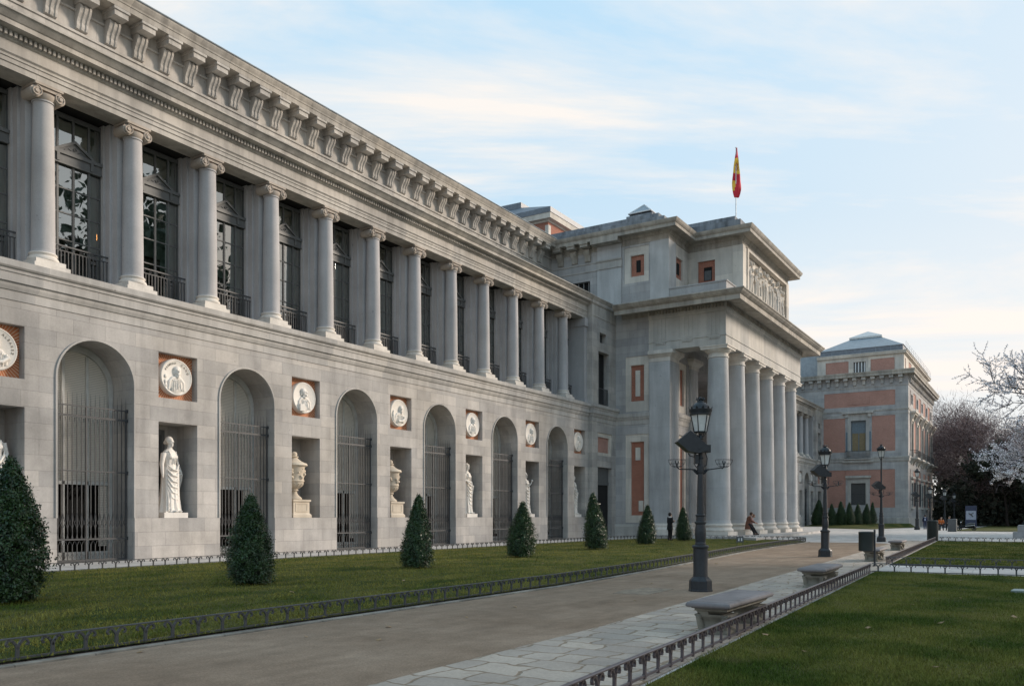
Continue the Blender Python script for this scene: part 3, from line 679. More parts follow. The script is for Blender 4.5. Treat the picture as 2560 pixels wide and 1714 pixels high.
for k in range(14): mb.box(55.6 + k * .14, 55.625 + k * .14, 27.665, 27.69, 9.8, 11.0)
mb.build('balcony_rail', M['iron'], wing)
eb = [(-.1, 16.1), (.03, 16.12), (.03, 16.16), (.015, 16.18), (.015, 16.95), (.08, 17.0), (.12, 17.08), (.12, 17.2), (.22, 17.32), (.30, 17.42), (.30, 17.47), (-.1, 17.5)]
mb = MB(); mb.sweep([(XE, 30), (XE, 27.55), (XB + .05, 27.55)], eb); mb.box(XE, XB, 27.6, 33.2, 17.3, 17.49); mb.build('end_bay_cornice', M['upper'], wing)
# ---- gates, shutters
def make_gate(x):
    mb = MB(); r = .015; y = 0
    W = 1.36; r = .014
    for z, t in ((5.05, .035), (5.40, .022), (3.16, .022), (.79, .03), (.06, .035)): mb.box(-W, W, -.02, .02, z - t, z + t)
    n = 17
    for i in range(n):
        xx = -W + .03 + (2 * W - .06) * i / (n - 1)
        big = i in (0, 7, n - 1)
        rr = .026 if big else r
        mb.box(xx - rr, xx + rr, -rr, rr, .79 if not big else .02, 5.40)
        mb.tube((xx, 0, 5.4), (xx, 0, 5.86), r * .9, .003, 5)
        if not big: mb.box(xx - r, xx + r, -.012, .012, .09, .62)
        if i < n - 1:
            c = xx + (2 * W - .06) / (n - 1) / 2; hw = (2 * W - .06) / (n - 1) / 2
            mb.tube((c, 0, 4.99), (c, 0, 4.83), .018, .004, 5); mb.tube((c, 0, 5.08), (c, 0, 5.30), .006, .006, 4)
            mb.chain([(c - hw, -.015, 1.70), (c - hw * .5, -.015, 1.45), (c + hw * .7, -.015, 1.2), (c + hw, -.015, 1.0), (c + hw * .5, -.015, .83)], .010, 5)
            mb.chain([(c + hw, .015, 1.70), (c + hw * .5, .015, 1.45), (c - hw * .7, .015, 1.2), (c - hw, .015, 1.0), (c - hw * .5, .015, .83)], .010, 5)
            mb.chain([(c - hw * .7, 0, .62), (c - hw * .4, 0, .70), (c, 0, .73), (c + hw * .4, 0, .70), (c + hw * .7, 0, .62)], .010, 4)
            mb.chain([(c - hw * .8, 0, .30), (c, 0, .16), (c + hw * .8, 0, .30)], .009, 4)
    for z in (5.40, 5.05, 3.16, .79): mb.box(W - .02, W + .06, -.05, .05, z - .06, z + .06)
    g = mb.build('gate', M['gateiron'], wing, loc=(x, 28.2, 0))
    return g
def make_door(x):
    y0 = 29.08
    mb = MB(); inn = arch(0, 1.22, .0, ZSP - .05, 20)
    mb.add(*_band(arch(0, 1.395, .0, ZSP, 20), inn, 0, .16))
    for dx in (-.46, .42): mb.box(dx - .05, dx + .05, .03, .12, .05, 7.3)
    mb.box(-1.22, 1.22, .03, .13, 2.72, 2.84); mb.box(-1.22, 1.22, .03, .13, 0.02, .32)
    d = mb.build('arched_door', M['palewood'], wing, loc=(x, y0, 0))
    mb = MB()
    pan = [p for p in arch(0, 1.21, 2.84, ZSP - .05, 20)]
    mb.py(pan, .10, .125); 
    mb.box(.88, 1.2, .085, .11, .5, 2.7)
    mb.build('shutter', M['louvre'], d, loc=(x, y0, 0))
    mb = MB(); mb.add([(-1.2, .10, .3), (1.2, .10, .3), (1.2, .10, 2.75), (-1.2, .10, 2.75)], [(0, 1, 2, 3)]); mb.build('pane', M['glassdoor'], d, loc=(x, y0, 0), fix=False)
    return d
def _band(o_, i_, y0, y1):
    n = len(o_)
    vs = [(p[0], y0, p[1]) for p in o_] + [(p[0], y0, p[1]) for p in i_] + [(p[0], y1, p[1]) for p in o_] + [(p[0], y1, p[1]) for p in i_]
    fs = []
    for k in range(1, n):
        a, b_ = k, (k + 1) % n
        if k == n - 1: b_ = 0
        fs += [(a, b_, n + b_, n + a), (2 * n + a, 2 * n + b_, 3 * n + b_, 3 * n + a), (n + a, n + b_, 3 * n + b_, 3 * n + a)]
    return vs, fs
g0 = make_gate(A0); d0 = make_door(A0)
for x in arches[1:]:
    c = copy_tree(g0, parent=wing); c.location = (x, 28.2, 0); c = copy_tree(d0, parent=wing); c.location = (x, 29.08, 0)
mb = MB(); mb.box(X0, XE, 30.6, 30.7, 0, 8); mb.box(X0, XE, 29.3, 30.65, -.02, .01); mb.build('ground_floor_interior', M['dark'], wing)
# ---- medallions
def char_mesh(ch, size, ext):
    cu = bpy.data.curves.new('t', 'FONT'); cu.body = ch; cu.size = size; cu.extrude = ext; cu.align_x = 'CENTER'; cu.align_y = 'CENTER'; cu.resolution_u = 2
    o = bpy.data.objects.new('t', cu); col.objects.link(o); dg = bpy.context.evaluated_depsgraph_get(); dg.update()
    me = bpy.data.meshes.new_from_object(o.evaluated_get(dg)); vs = [v.co.copy() for v in me.vertices]; fs = [tuple(p.vertices) for p in me.polygons]
    bpy.data.objects.remove(o); bpy.data.curves.remove(cu); bpy.data.meshes.remove(me); return vs, fs
def bust(mb, var):
    """portrait bust in relief; local x right, z up, the viewer is towards -y"""
    hx = (.0, .02, -.03, .10, .02, .05, .08)[var]; tn = (.1, 0, .9, -.55, .4, .3, .5)[var]; hz = (.20, .22, .22, .20, .24, .20, .22)[var]
    mb.ball((hx, -.04, hz), .135, 16, 12, (.84, .80, 1.18)); mb.ball((hx - .03 * tn, -.035, hz + .055), .145, 14, 10, (.95, .70, .92))
    for sg in (-1, 1):
        mb.ball((hx - .03 * tn + sg * .11, -.02, hz - .04), .055, 8, 6, (.7, .8, 1.8))
        mb.ball((hx + .05 * tn + sg * .045, -.148, hz + .02), .020, 6, 5, (1.3, .6, .8)); mb.chain([(hx + .05 * tn + sg * .02, -.155, hz + .045), (hx + .05 * tn + sg * .07, -.145, hz + .05)], .012, 5)
    mb.chain([(hx + .07 * tn, -.145, hz + .04), (hx + .09 * tn, -.175, hz - .03)], [.014, .024], 6); mb.ball((hx + .07 * tn, -.13, hz - .105), .05, 8, 6, (1.0, .8, 1.0)); mb.ball((hx + .08 * tn, -.150, hz - .068), .022, 6, 5, (1.6, .7, .5))
    mb.chain([(hx, -.02, hz - .08), (hx * .5, 0, hz - .24)], [.070, .085], 10)
    mb.chain([(hx - .09, -.05, hz - .15), (hx, -.11, hz - .19), (hx + .09, -.05, hz - .15)], [.03, .035, .03], 6)
    zs = hz - .24
    mb.chain([(-.30, .02, -.42), (-.27, .01, zs - .12), (-.16, .0, zs), (0, .0, zs + .03), (.16, .0, zs), (.27, .01, zs - .12), (.30, .02, -.42)], [.06, .075, .07, .08, .07, .075, .06], 10)
    mb.ball((0, .02, zs - .25), .30, 18, 12, (.92, .32, 1.05))
    for k in range(7): mb.chain([(-.16 + k * .053, -.075, zs - .05), (-.20 + k * .067, -.095, zs - .25), (-.18 + k * .06, -.06, zs - .42)], .012, 5)
    if var == 1:
        for k in range(5): mb.ball((hx, -.115, zs - .05 - k * .07), .022, 6, 5)
        for z_ in (-.15, -.28, .02): mb.ball((-.42, -.02, z_), .06, 8, 6, (1, .5, 1.2))
    if var in (0, 3): mb.chain([(.26, -.06, zs - .1), (.34, -.08, -.20), (.14, -.12, -.34), (-.12, -.10, -.36)], [.075, .07, .055, .05], 8)
    if var == 3: mb.chain([(-.40, -.02, -.35), (-.44, -.03, -.05), (-.40, -.03, .12)], [.06, .05, .03], 8)
    if var == 2: mb.box(-.30, -.05, -.13, -.02, -.52, -.24)
medtexts = {0: [('ALBAREZ', 62, -8)], 1: [('ALONSO', 150, 98), ('CANO', 64, 22)], 2: [], 3: []}
def make_medallion(c, k):
    z = 6.88
    mb = MB(); mb.add([(-.85, 0, -.86), (.85, 0, -.86), (.85, 0, .84), (-.85, 0, .84)], [(0, 1, 2, 3)])
    pn = mb.build('sunburst_panel', M['sunburst'], wing, loc=(c, YW + .33, z), fix=False, label=None)
    if pn.data.polygons[0].normal.y > 0: pn.data.flip_normals()
    mb = MB()
    n = 48; prof = [(.70, .02), (.70, -.16), (.685, -.20), (.66, -.215), (.62, -.20), (.60, -.19), (.001, -.19)]
    vs = []; fs = []
    for r, y in prof:
        for i in range(n): a = 2 * PI * i / n; vs.append((r * math.cos(a), y, r * math.sin(a)))
    for i in range(len(prof) - 1):
        for j in range(n): fs.append((i * n + j, i * n + (j + 1) % n, (i + 1) * n + (j + 1) % n, (i + 1) * n + j))
    mb.add(vs, fs); mb.add([(r_ * 1.0, 0.02, z_) for r_, z_ in [(.7 * math.cos(2 * PI * i / n), .7 * math.sin(2 * PI * i / n)) for i in range(n)]], [tuple(range(n))])
    med = mb.build('medallion', M['marble'], wing, 40, loc=(c, YW + .31, z))
    mb = MB(); bust(mb, k); mb.v = [(x * 1.12, y * .9 - .185, z_ * 1.12 - .03) for x, y, z_ in mb.v]
    remesh(mb, 'portrait_bust', M['marble'], .012, 1, loc=(c, YW + .31, z), parent=med)
    if k in medtexts and medtexts[k]:
        for t, a0, a1 in medtexts[k]:
            mb = MB()
            for i, ch in enumerate(t):
                a = R(a0 + (a1 - a0) * i / (len(t) - 1)); vs, fs = char_mesh(ch, .115, .012)
                rot = a - PI / 2
                mb.add([(.53 * math.cos(a) + v_.x * math.cos(rot) - v_.y * math.sin(rot), -.195 - v_.z, .53 * math.sin(a) + v_.x * math.sin(rot) + v_.y * math.cos(rot)) for v_ in vs], fs)
            mb.build('inscription', M['dirty'], med, loc=(c, YW + .31, z))
for k, c in enumerate(niches): make_medallion(c, k)

# ================================================================= PORTICO BLOCK
XP2 = 80.21
port = thing('museum_portico', 'projecting entrance block with six giant columns and a carved attic relief', 'building', (69.4, 23.3, 0))
fs_ = FX(XB)
# side wall with recessed framed brick panels
mb = MB()
frames = [(24.85, 26.75, 1.1, 7.75), (24.85, 26.75, 9.45, 13.6), (24.85, 26.85, 19.15, 21.85)]
bricks = [(25.26, 26.33, 1.65, 7.17), (25.26, 26.33, 10.23, 12.93), (25.25, 26.33, 19.63, 21.2)]
wind = rect(29.71, 31.5, 17.5, 19.83)
mb.plate(rect(23.3, 33.6, 0, 23.0), [rect(*f_) for f_ in frames] + [wind], fs_)
for f_ in frames: mb.reveal(rect(*f_), fs_, 0, .05)
mb.reveal(wind, fs_, 0, .5)
mb.build('side_wall', M['ashlar_block'], port)
mb = MB()
for f_, b_ in zip(frames, bricks):
    mb.plate(rect(*f_), [rect(*b_)], FX(XB + .05)); mb.reveal(rect(*b_), FX(XB + .05), 0, .15)
    for a in (rect(b_[0] - .09, b_[1] + .09, b_[3] + .03, b_[3] + .09), rect(b_[1] + .03, b_[1] + .09, b_[2], b_[3] + .03), rect(b_[0] - .09, b_[0] - .03, b_[2], b_[3] + .03)): mb.prism(a, lambda p, d: (d, p[0], p[1]), XB + .02, XB + .06)
# inner pale blocks
mb.box(XB + .12, XB + .3, 25.62, 25.98, 10.6, 12.55); mb.box(XB + .12, XB + .3, 25.6, 25.98, 5.8, 6.75); mb.box(XB + .12, XB + .3, 25.35, 25.72, 1.95, 2.75)
mb.build_by(lambda c: (0 if c[2] < 8.6 else 1 if c[2] < 15 else 2), 'framed_panel', M['pale'], port)
mb = MB()
for b_ in bricks: mb.plate(rect(*b_), [], FX(XB + .20))
mb.build_by(lambda c: (0 if c[2] < 8.6 else 1 if c[2] < 15 else 2), 'brick_panel', M['brick'], port)
mb = MB(); mb.box(XB + .17, XB + .4, 25.58, 25.93, 19.95, 20.85); mb.box(XB + .3, XB + .4, 29.6, 31.6, 17.4, 19.9); mb.build_by(lambda c: c[1] > 28, 'attic_window', M['dark'], port)
mb = MB()
for k in range(4): mb.box(XB + .15, XB + .19, 29.9 + k * .45, 29.95 + k * .45, 17.5, 19.83)
mb.box(XB - .04, XB + .1, 29.5, 29.71, 17.5, 19.95); mb.box(XB - .04, XB + .1, 31.5, 31.7, 17.5, 19.95); mb.box(XB - .04, XB + .1, 29.711, 31.499, 19.83, 20.02)
mb.build('window_frame', M['ashlar_block'], port)
# body: front wall behind the columns
ff = FY(23.3)
mb = MB()
fp = [(60.75, 62.5, 1.1, 7.75), (60.75, 62.5, 9.45, 13.3), (76.3, 78.05, 1.1, 7.75), (76.3, 78.05, 9.45, 13.3)]
door = rect(64.6, 74.2, 0.19, 13.2)
mb.plate(rect(XB, XP2, 0, 17.0), [rect(*f_) for f_ in fp] + [door], ff)
for f_ in fp: mb.reveal(rect(*f_), ff, 0, .1)
mb.reveal(door, ff, 0, 4); mb.plate(rect(64.6, 74.2, .19, 13.2), [], FY(27.3))
mb.box(XP2 - .3, XP2, 23.301, 33.6, 0, 23.0)
mb.build('front_wall', M['ashlar_block'], port)
mb = MB()
for f_ in fp:
    b_ = (f_[0] + .45, f_[1] - .45, f_[2] + .55, f_[3] - .5)
    mb.plate(rect(*f_), [rect(*b_)], FY(23.4)); mb.reveal(rect(*b_), FY(23.4), 0, .15)
mb.build_by(lambda c: (c[0] > 69.4, c[2] > 8.6), 'framed_panel', M['pale'], port)
mb = MB()
for f_ in fp: mb.plate(rect(f_[0] + .45, f_[1] - .45, f_[2] + .55, f_[3] - .5), [], FY(23.55))
mb.build_by(lambda c: (c[0] > 69.4, c[2] > 8.6), 'brick_panel', M['brick'], port)
mb = MB(); mb.box(64.7, 74.1, 27.05, 27.25, 9.3, 10.4); mb.build('brick_frieze', M['brick'], port)
# doors in the loggia
mb = MB(); mb.box(67.5, 71.3, 26.9, 27.0, .19, 6.2); mb.build('entrance_door', M['frame'], port)
# attic walls
mb = MB(); mb.plate([(XB, 17.0), (62.75, 17.0), (62.75, 23.0), (XB, 23.0)], [rect(60.12, 61.5, 19.5, 21.1)], ff); mb.reveal(rect(60.12, 61.5, 19.5, 21.1), ff, 0, .15)
mb.plate([(76.1, 17.0), (XP2, 17.0), (XP2, 23.0), (76.1, 23.0)], [], ff)
fr2 = FX(62.75)
mb.plate(rect(19.1, 23.3, 17.0, 23.0), [rect(21.19, 22.55, 19.3, 21.2)], fr2); mb.reveal(rect(21.19, 22.55, 19.3, 21.2), fr2, 0, .15)
mb.plate([(62.75, 17.0), (76.1, 17.0), (76.1, 23.0), (62.75, 23.0)], [rect(64.3, 75.4, 18.4, 21.85)], FY(19.1)); mb.reveal(rect(64.3, 75.4, 18.4, 21.85), FY(19.1), 0, .5)
mb.plate(rect(19.1, 23.3, 17.0, 23.0), [], FX(76.1))
mb.box(63.95, 64.3, 19.02, 19.12, 17.5, 22.05); mb.box(75.4, 75.75, 19.02, 19.12, 17.5, 22.05); mb.box(64.301, 75.399, 19.02, 19.12, 21.85, 22.05)
mb.box(62.68, 63.3, 19.0, 19.8, 17.3, 22.0); mb.box(75.55, 76.15, 19.0, 19.8, 17.3, 22.0)
mb.build('attic_wall', M['pale'], port)
mb = MB(); mb.plate(rect(60.12, 61.5, 19.5, 21.1), [], FY(23.45)); mb.plate(rect(21.19, 22.55, 19.3, 21.2), [], FX(62.9)); mb.build_by(lambda c: c[0] > 62.3, 'attic_brick', M['brick'], port)
mb = MB(); mb.cur = 0; mb.box(60.55, 61.05, 23.40, 23.46, 19.9, 20.75); mb.box(62.86, 62.91, 21.47, 22.10, 19.7, 20.72); mb.cur = 1; mb.box(62.855, 62.862, 21.52, 22.05, 19.72, 20.45)
mb.build_by(lambda c: c[0] > 62.3, 'attic_window', [M['dark'], M['greypaint']], port)
# corner piers (bluish granite, slightly proud)
def pier(mb, x0, x1, y0, y1, z0, z1): mb.box(x0, x1, y0, y1, z0, z1)
mb = MB(); mb.box(XB - .12, 60.25, 23.15, 24.75, 1.06, 13.05); mb.box(62.9, 64.4, 23.12, 24.2, 1.06, 13.05); mb.box(74.4, 75.9, 23.12, 24.2, 1.06, 13.05); mb.box(78.55, XP2 + .12, 23.15, 24.75, 1.06, 13.05)
mb.box(XB - .05, 60.0, 23.25, 24.72, 17.4, 22.05)
mb.box(XB - .10, XB + .3, 27.05, 29.08, 16.9, 22.3)
mb.build_by(lambda c: (round(c[0]), c[2] > 14, c[1] > 26), 'corner_pier', M['portcol'], port)
mb = MB()
for (x0, x1, y0, y1) in ((XB - .12, 60.25, 23.15, 24.75), (62.9, 64.4, 23.12, 24.2), (74.4, 75.9, 23.12, 24.2), (78.55, XP2 + .12, 23.15, 24.75)):
    pth = [(x0, y1), (x0, y0), (x1, y0), (x1, y1)]
    mb.sweep(pth, [(-.3, 13.0), (.03, 13.02), (.03, 13.30), (.10, 13.34), (.22, 13.46), (.28, 13.50), (.28, 13.52), (.34, 13.54), (.34, 13.80), (-.3, 13.81)])
    mb.sweep(pth, [(-.3, .18), (.26, .18), (.26, .46), (.22, .47), (.25, .56), (.22, .66), (.10, .78), (.12, .90), (.10, .97), (.03, 1.0), (.02, 1.07), (-.3, 1.07)])
mb.build_by(lambda c: (round(c[0]), c[2] > 7), 'pier_capital', M['base'], port)
# belt course + plinth + band on the side
mb = MB()
mb.sweep([(XB, 29.0), (XB, 24.76)], [(-.1, 8.47), (.03, 8.49), (.03, 8.78), (.10, 8.92), (.12, 9.02), (.16, 9.04), (.16, 9.31), (-.1, 9.35)])
mb.sweep([(60.26, 23.3), (62.89, 23.3)], [(-.1, 8.47), (.03, 8.49), (.03, 8.78), (.10, 8.92), (.12, 9.02), (.16, 9.04), (.16, 9.31), (-.1, 9.35)])
mb.sweep([(XB, 29.0), (XB, 24.76)], [(-.1, -.1), (.12, -.1), (.12, .82), (.05, .98), (-.1, 1.0)])
mb.sweep([(XB - .12, 29.12), (XB - .12, 27.01)], [(-.1, 20.5), (.05, 20.52), (.05, 20.60), (.0, 20.62), (.0, 21.05), (.08, 21.1), (.12, 21.2), (-.1, 21.22)])
mb.sweep([(XB, 33.2), (XB, 29.1)], [(-.1, 20.5), (.05, 20.52), (.05, 20.60), (.02, 20.62), (-.1, 20.64)])
mb.sweep([(XB, 33.2), (XB, 29.1)], [(-.1, 21.1), (.05, 21.12), (.07, 21.2), (-.1, 21.22)])
mb.build_by(lambda c: (c[0] > 60, round(c[2] / 4), c[1] > 28.5), 'belt_course', M['smooth'], port)
# giant columns
def make_giant(x):
    y = 19.88
    mb = MB(); H0, H1 = 1.06, 13.0
    mb.lathe([(.94, H0), (.90, H0 + .10), (.87, H0 + .25)] + [(.865 - .155 * (t ** 1.6), H0 + .25 + (H1 - H0 - .3) * t) for t in [i / 12 for i in range(13)]] + [(.70, H1)], n=40)
    s_ = mb.build('column', M['portcol'], port, 40, loc=(x, y, 0))
    mb = MB(); mb.box(-1.09, 1.09, -1.09, 1.09, .19, .47)
    mb.lathe([(1.06, .47), (1.10, .53), (1.10, .60), (1.06, .66), (.99, .70), (.95, .78), (.96, .84), (1.0, .88), (1.02, .94), (.99, 1.01), (.94, 1.04), (.94, 1.07)], n=40)
    mb.build('column_base', M['base'], s_, 40, loc=(x, y, 0))
    mb = MB(); mb.lathe([(.70, 12.98), (.76, 13.0), (.77, 13.05), (.76, 13.10), (.71, 13.12), (.71, 13.30), (.74, 13.32), (.78, 13.36), (.88, 13.44), (.94, 13.52), (.94, 13.56)], n=40)
    mb.box(-.98, .98, -.98, .98, 13.56, 13.72); mb.box(-1.04, 1.04, -1.04, 1.04, 13.72, 13.815)
    mb.build('capital', M['base'], s_, 40, loc=(x, y, 0))
    return s_
gc0 = make_giant(59.58)
for k in range(1, 6):
    c = copy_tree(gc0, parent=port); c.location = (59.58 + 3.945 * k, 19.88, 0)
# entablature
mb = MB()
pth = [(XB - .03, 24.84), (XB - .03, 18.98), (XP2 + .03, 18.98), (XP2 + .03, 24.84)]
mb.sweep(pth, [(-1.7, 13.83), (.0, 13.83), (.0, 14.42), (.05, 14.44), (.05, 14.54), (.0, 14.56), (.0, 16.15), (.06, 16.18), (.10, 16.26), (.10, 16.4), (.12, 17.0), (-1.7, 17.0)])
mb.box(XB + 1.7, XP2 - 1.7, 20.6, 23.35, 14.6, 14.8)
for k in range(3): # guttae and faint triglyph strips on the side
    yc = 23.9 - k * 2.05
    mb.box(XB - .10, XB - .02, yc - .42, yc + .42, 14.34, 14.42)
    for j in range(6): mb.box(XB - .095, XB - .03, yc - .38 + j * .14, yc - .30 + j * .14, 14.24, 14.339)
    for j in (-.30, 0, .30): mb.box(XB - .065, XB - .02, yc + j - .09, yc + j + .09, 14.57, 16.14)
mb.build('entablature', M['fine'], port)
mb = MB()
y = 19.1
while y < 24.8: mb.box(XB - .24, XB - .05, y, y + .13, 16.46, 16.72); y += .25
x = XB
while x < XP2: mb.box(x, x + .13, 18.76, 18.93, 16.46, 16.72); x += .25
mb.build_by(lambda c: c[1] > 18.93, 'dentils', M['dirty'], port)
mb = MB()
mb.sweep([(XB, 27.0), (XB, 19.0), (XP2, 19.0), (XP2, 27.0)], [(-.2, 16.5), (.12, 16.42), (.14, 16.75), (.20, 16.78), (1.30, 16.62), (1.47, 16.50), (1.49, 16.52), (1.49, 16.84), (1.54, 16.86), (1.60, 16.90), (1.72, 17.0), (1.80, 17.12), (1.85, 17.14), (1.85, 17.22), (.0, 17.42), (-.2, 17.42)])
mb.build('main_cornice', M['dirty'], port)
mb = MB(); mb.sweep([(XB + .02, 23.3), (XB + .02, 18.97), (62.7, 18.97)], [(-.7, 17.3), (0, 17.3), (0, 18.26), (.06, 18.28), (.06, 18.36), (-.7, 18.37)]); mb.build('parapet', M['ashlar_block'], port)
# attic cornice
ap = [(XB, 33.3), (XB, 23.3), (62.75, 23.3), (62.75, 19.1), (76.1, 19.1), (76.1, 23.3), (XP2, 23.3), (XP2, 33.3)]
mb = MB(); mb.sweep(ap, [(-.2, 22.0), (.05, 22.02), (.07, 22.10), (.03, 22.14), (.03, 22.42), (.10, 22.46), (.16, 22.58), (.18, 22.64), (.86, 22.62), (.88, 22.60), (.88, 22.84), (.92, 22.86), (1.0, 22.96), (1.05, 23.08), (1.07, 23.15), (-.2, 23.3)])
mb.build('attic_cornice', M['dirty'], port)
# brackets of the recessed corner
scr2 = [(XB - 0, 22.26)]
for k, yc in enumerate((32.3, 31.05, 29.9)):
    mb = MB(); mb.prism([(-(33.2 - y_), z_) for y_, z_ in scroll], lambda p, a: (p[0], a, p[1]), -.24, .24)
    mb.box(-.84, .02, -.31, .31, 22.29, 22.50); mb.box(-.90, .02, -.35, .35, 22.50, 22.61)
    mb.build('bracket', M['dirty'], port, loc=(XB, yc, 0))
mb = MB(); mb.box(XB - .90, XB + .02, 27.0, 29.3, 22.32, 22.61); mb.build('cornice_block', M['dirty'], port)
# stepped parapet of the roof
mb = MB()
mb.box(59.5, 79.3, 24.0, 40, 23.1, 24.14); mb.box(60.5, 78.3, 24.85, 36, 24.1, 24.80); mb.box(64.0, 74.8, 19.6, 24.2, 23.1, 24.40); mb.box(65.0, 73.8, 20.35, 26, 24.35, 25.05); mb.box(65.8, 73.0, 21.6, 26, 25.0, 25.35)
mb.box(65.0, 67.2, 27.3, 29.6, 24.0, 26.7)
mb.build('roof_steps', M['greystone'], port)
# pyramid skylight
sk = thing('pyramid_skylight', 'small glass pyramid skylight on the roof above the entrance block', 'skylight', (66.0, 28.4, 26.85))
mb = MB(); b_ = [(-1.0, -1.0, .05), (1.0, -1.0, .05), (1.0, 1.0, .05), (-1.0, 1.0, .05)]; mb.add(b_ + [(0, 0, .95)], [(0, 1, 4), (1, 2, 4), (2, 3, 4), (3, 0, 4)]); mb.build('pane', M['zinc'], sk, loc=(66.0, 28.4, 26.85))
mb = MB()
for p in b_: mb.tube(p, (0, 0, .97), .05, .05, 5)
for i in range(4): mb.tube(b_[i], b_[(i + 1) % 4], .06, .06, 5)
mb.build('frame', M['white'], sk, loc=(66.0, 28.4, 26.85))
# carved relief : a crowd of draped figures
mb = MB(); rr = random.Random(5)
mb.box(64.35, 75.35, 19.42, 19.6, 18.42, 21.8)
x = 64.7
while x < 75.2:
    hgt = rr.uniform(2.35, 3.15); zb = 18.45; t = rr.uniform(-.28, .28); yc = 19.24
    mb.chain([(x, yc, zb), (x + t * .5, yc - .04, zb + hgt * .3), (x + t, yc - .05, zb + hgt * .55), (x + t * .8, yc - .05, zb + hgt * .8)], [.24, .21, .17, .19], 10)
    mb.ball((x + t * .8 + rr.uniform(-.05, .05), yc - .13, zb + hgt * .92), .19, 10, 8, (.85, 1, 1.1))
    for sg in (-1, 1):
        e = (x + t + sg * rr.uniform(.25, .42), yc - .14, zb + hgt * rr.uniform(.5, .8)); hnd = (e[0] + sg * rr.uniform(-.25, .25), yc - .18, e[2] + rr.uniform(-.3, .5))
        mb.chain([(x + t + sg * .17, yc - .07, zb + hgt * .78), e, hnd], [.10, .085, .07], 6)
    for k in range(4):
        a = rr.uniform(-.22, .22); mb.chain([(x + a, yc - .2, zb + .05), (x + a * .7 + t * .6, yc - .23, zb + hgt * .3), (x + t + a * .4, yc - .2, zb + hgt * .6)], .03, 5)
    x += rr.uniform(.55, .82)
for k in range(10): mb.ball((rr.uniform(64.8, 75), 19.15, 18.45 + rr.uniform(.1, .5)), rr.uniform(.15, .3), 8, 6, (1.2, .8, .9))
for k in range(14): cx_ = rr.uniform(64.8, 75); cz_ = rr.uniform(20.9, 21.6); mb.ball((cx_, 19.2, cz_), rr.uniform(.08, .2), 8, 6, (1.2, .7, .8))
remesh(mb, 'carved_relief', M['pale'], .035, 1, parent=port)
# podium and kerb-high steps
mb = MB(); mb.pz([(53.6, 15.4), (117.0, 24.8), (117, 27.4), (XP2, 27.4), (XP2, 23.3), (XB - .3, 27.4), (XB - .3, 27.4), (53.9, 19.5)], -.02, .17)
mb = MB(); mb.pz([(53.9, 15.5), (85, 18.05), (108, 22.6), (117, 24.9), (117, 27.5), (XB + .1, 27.5), (XB - .2, 24.9), (56.9, 22.0), (56.6, 18.0)], -.02, .185)
o = mb.build('podium', G['plaza']); o['kind'] = 'structure'
# flagpole and flag
fp_ = MB(); fp_.tube((0, 0, 0), (0, 0, 6.6), .05, .03, 8); fp_.ball((0, 0, 6.62), .07); fp_.tube((0, 0, 0), (0, 0, .25), .14, .12, 10)
tag(fp_.build('flagpole', M['white'], None, 50, loc=(68, 21.2, 25.05)), 'thin white flagpole standing on the stepped roof above the relief', 'flagpole')
mb = MB(); rows = 44; colsn = 9; FH = 4.05
def flagp(i, j):
    t = i / (rows - 1); s_ = j / (colsn - 1)
    wd = .08 + .66 * min(1, (t / .72) ** .9) if t < .8 else .74 - .38 * ((t - .8) / .2) ** 1.6
    off = -.10 * math.sin(t * 2.6) ** 2
    return (off * 1.2 + wd * (s_ - .35), .07 * math.sin(s_ * 7 + t * 9) + .03 * math.sin(t * 21), FH * (1 - t))
vs = [flagp(i, j) for i in range(rows) for j in range(colsn)]; mb.v = vs
for i in range(rows - 1):
    for j in range(colsn - 1):
        t = i / (rows - 1); s_ = j / (colsn - 1)
        if t < .20: m_ = 0
        elif t < .50 + .02 * s_: m_ = 1
        elif t < .65: m_ = 0
        elif t < .86 and s_ < .42 - (t - .65) * 1.3: m_ = 1
        else: m_ = 0
        if .28 < t < .46 and .2 < s_ < .85 and (i + j) % 3 != 0: m_ = 2
        mb.f.append((i * colsn + j, i * colsn + j + 1, (i + 1) * colsn + j + 1, (i + 1) * colsn + j)); mb.m.append(m_)
fl = mb.build('flag', [M['red'], M['yellow'], plain('flag_emblem', (.42, .12, .06), .8)], None, 60, loc=(68.0, 21.15, 27.6), fix=False)
md = fl.modifiers.new('thick', 'SOLIDIFY'); md.thickness = .01
fl.rotation_euler.z = R(-58)
tag(fl, 'limp red and yellow striped flag with a small crest hanging on the roof flagpole', 'flag')

# ---- brick lantern house behind the roof
lan = thing('rooftop_brick_house', 'orange brick rooftop storey with a hipped zinc roof behind the gallery roof', 'building', (78, 48, 24))
mb = MB(); mb.box(74.5, 84, 42.6, 56, 22, 31.8); mb.build('wall', M['brick'], lan)
mb = MB(); mb.box(74.42, 74.9, 42.5, 42.9, 22, 31.2); mb.box(83.6, 84.1, 42.5, 42.9, 22, 31.2); mb.sweep([(74.5, 56), (74.5, 42.6), (84, 42.6), (84, 56)], [(-.2, 31.5), (.1, 31.55), (.12, 31.7), (.55, 31.75), (.60, 32.3), (-.2, 32.4)]); mb.build('cornice', M['pale'], lan)
mb = MB(); mb.box(73.85, 84.65, 41.95, 56.6, 32.28, 32.8)
mb.add([(73.85, 41.95, 32.8), (84.65, 41.95, 32.8), (84.65, 60, 32.8), (73.85, 60, 32.8), (76.6, 47.2, 34.5), (82, 47.2, 34.5), (82, 58, 34.5), (76.6, 58, 34.5)], [(0, 1, 5, 4), (1, 2, 6, 5), (2, 3, 7, 6), (3, 0, 4, 7), (4, 5, 6, 7)])
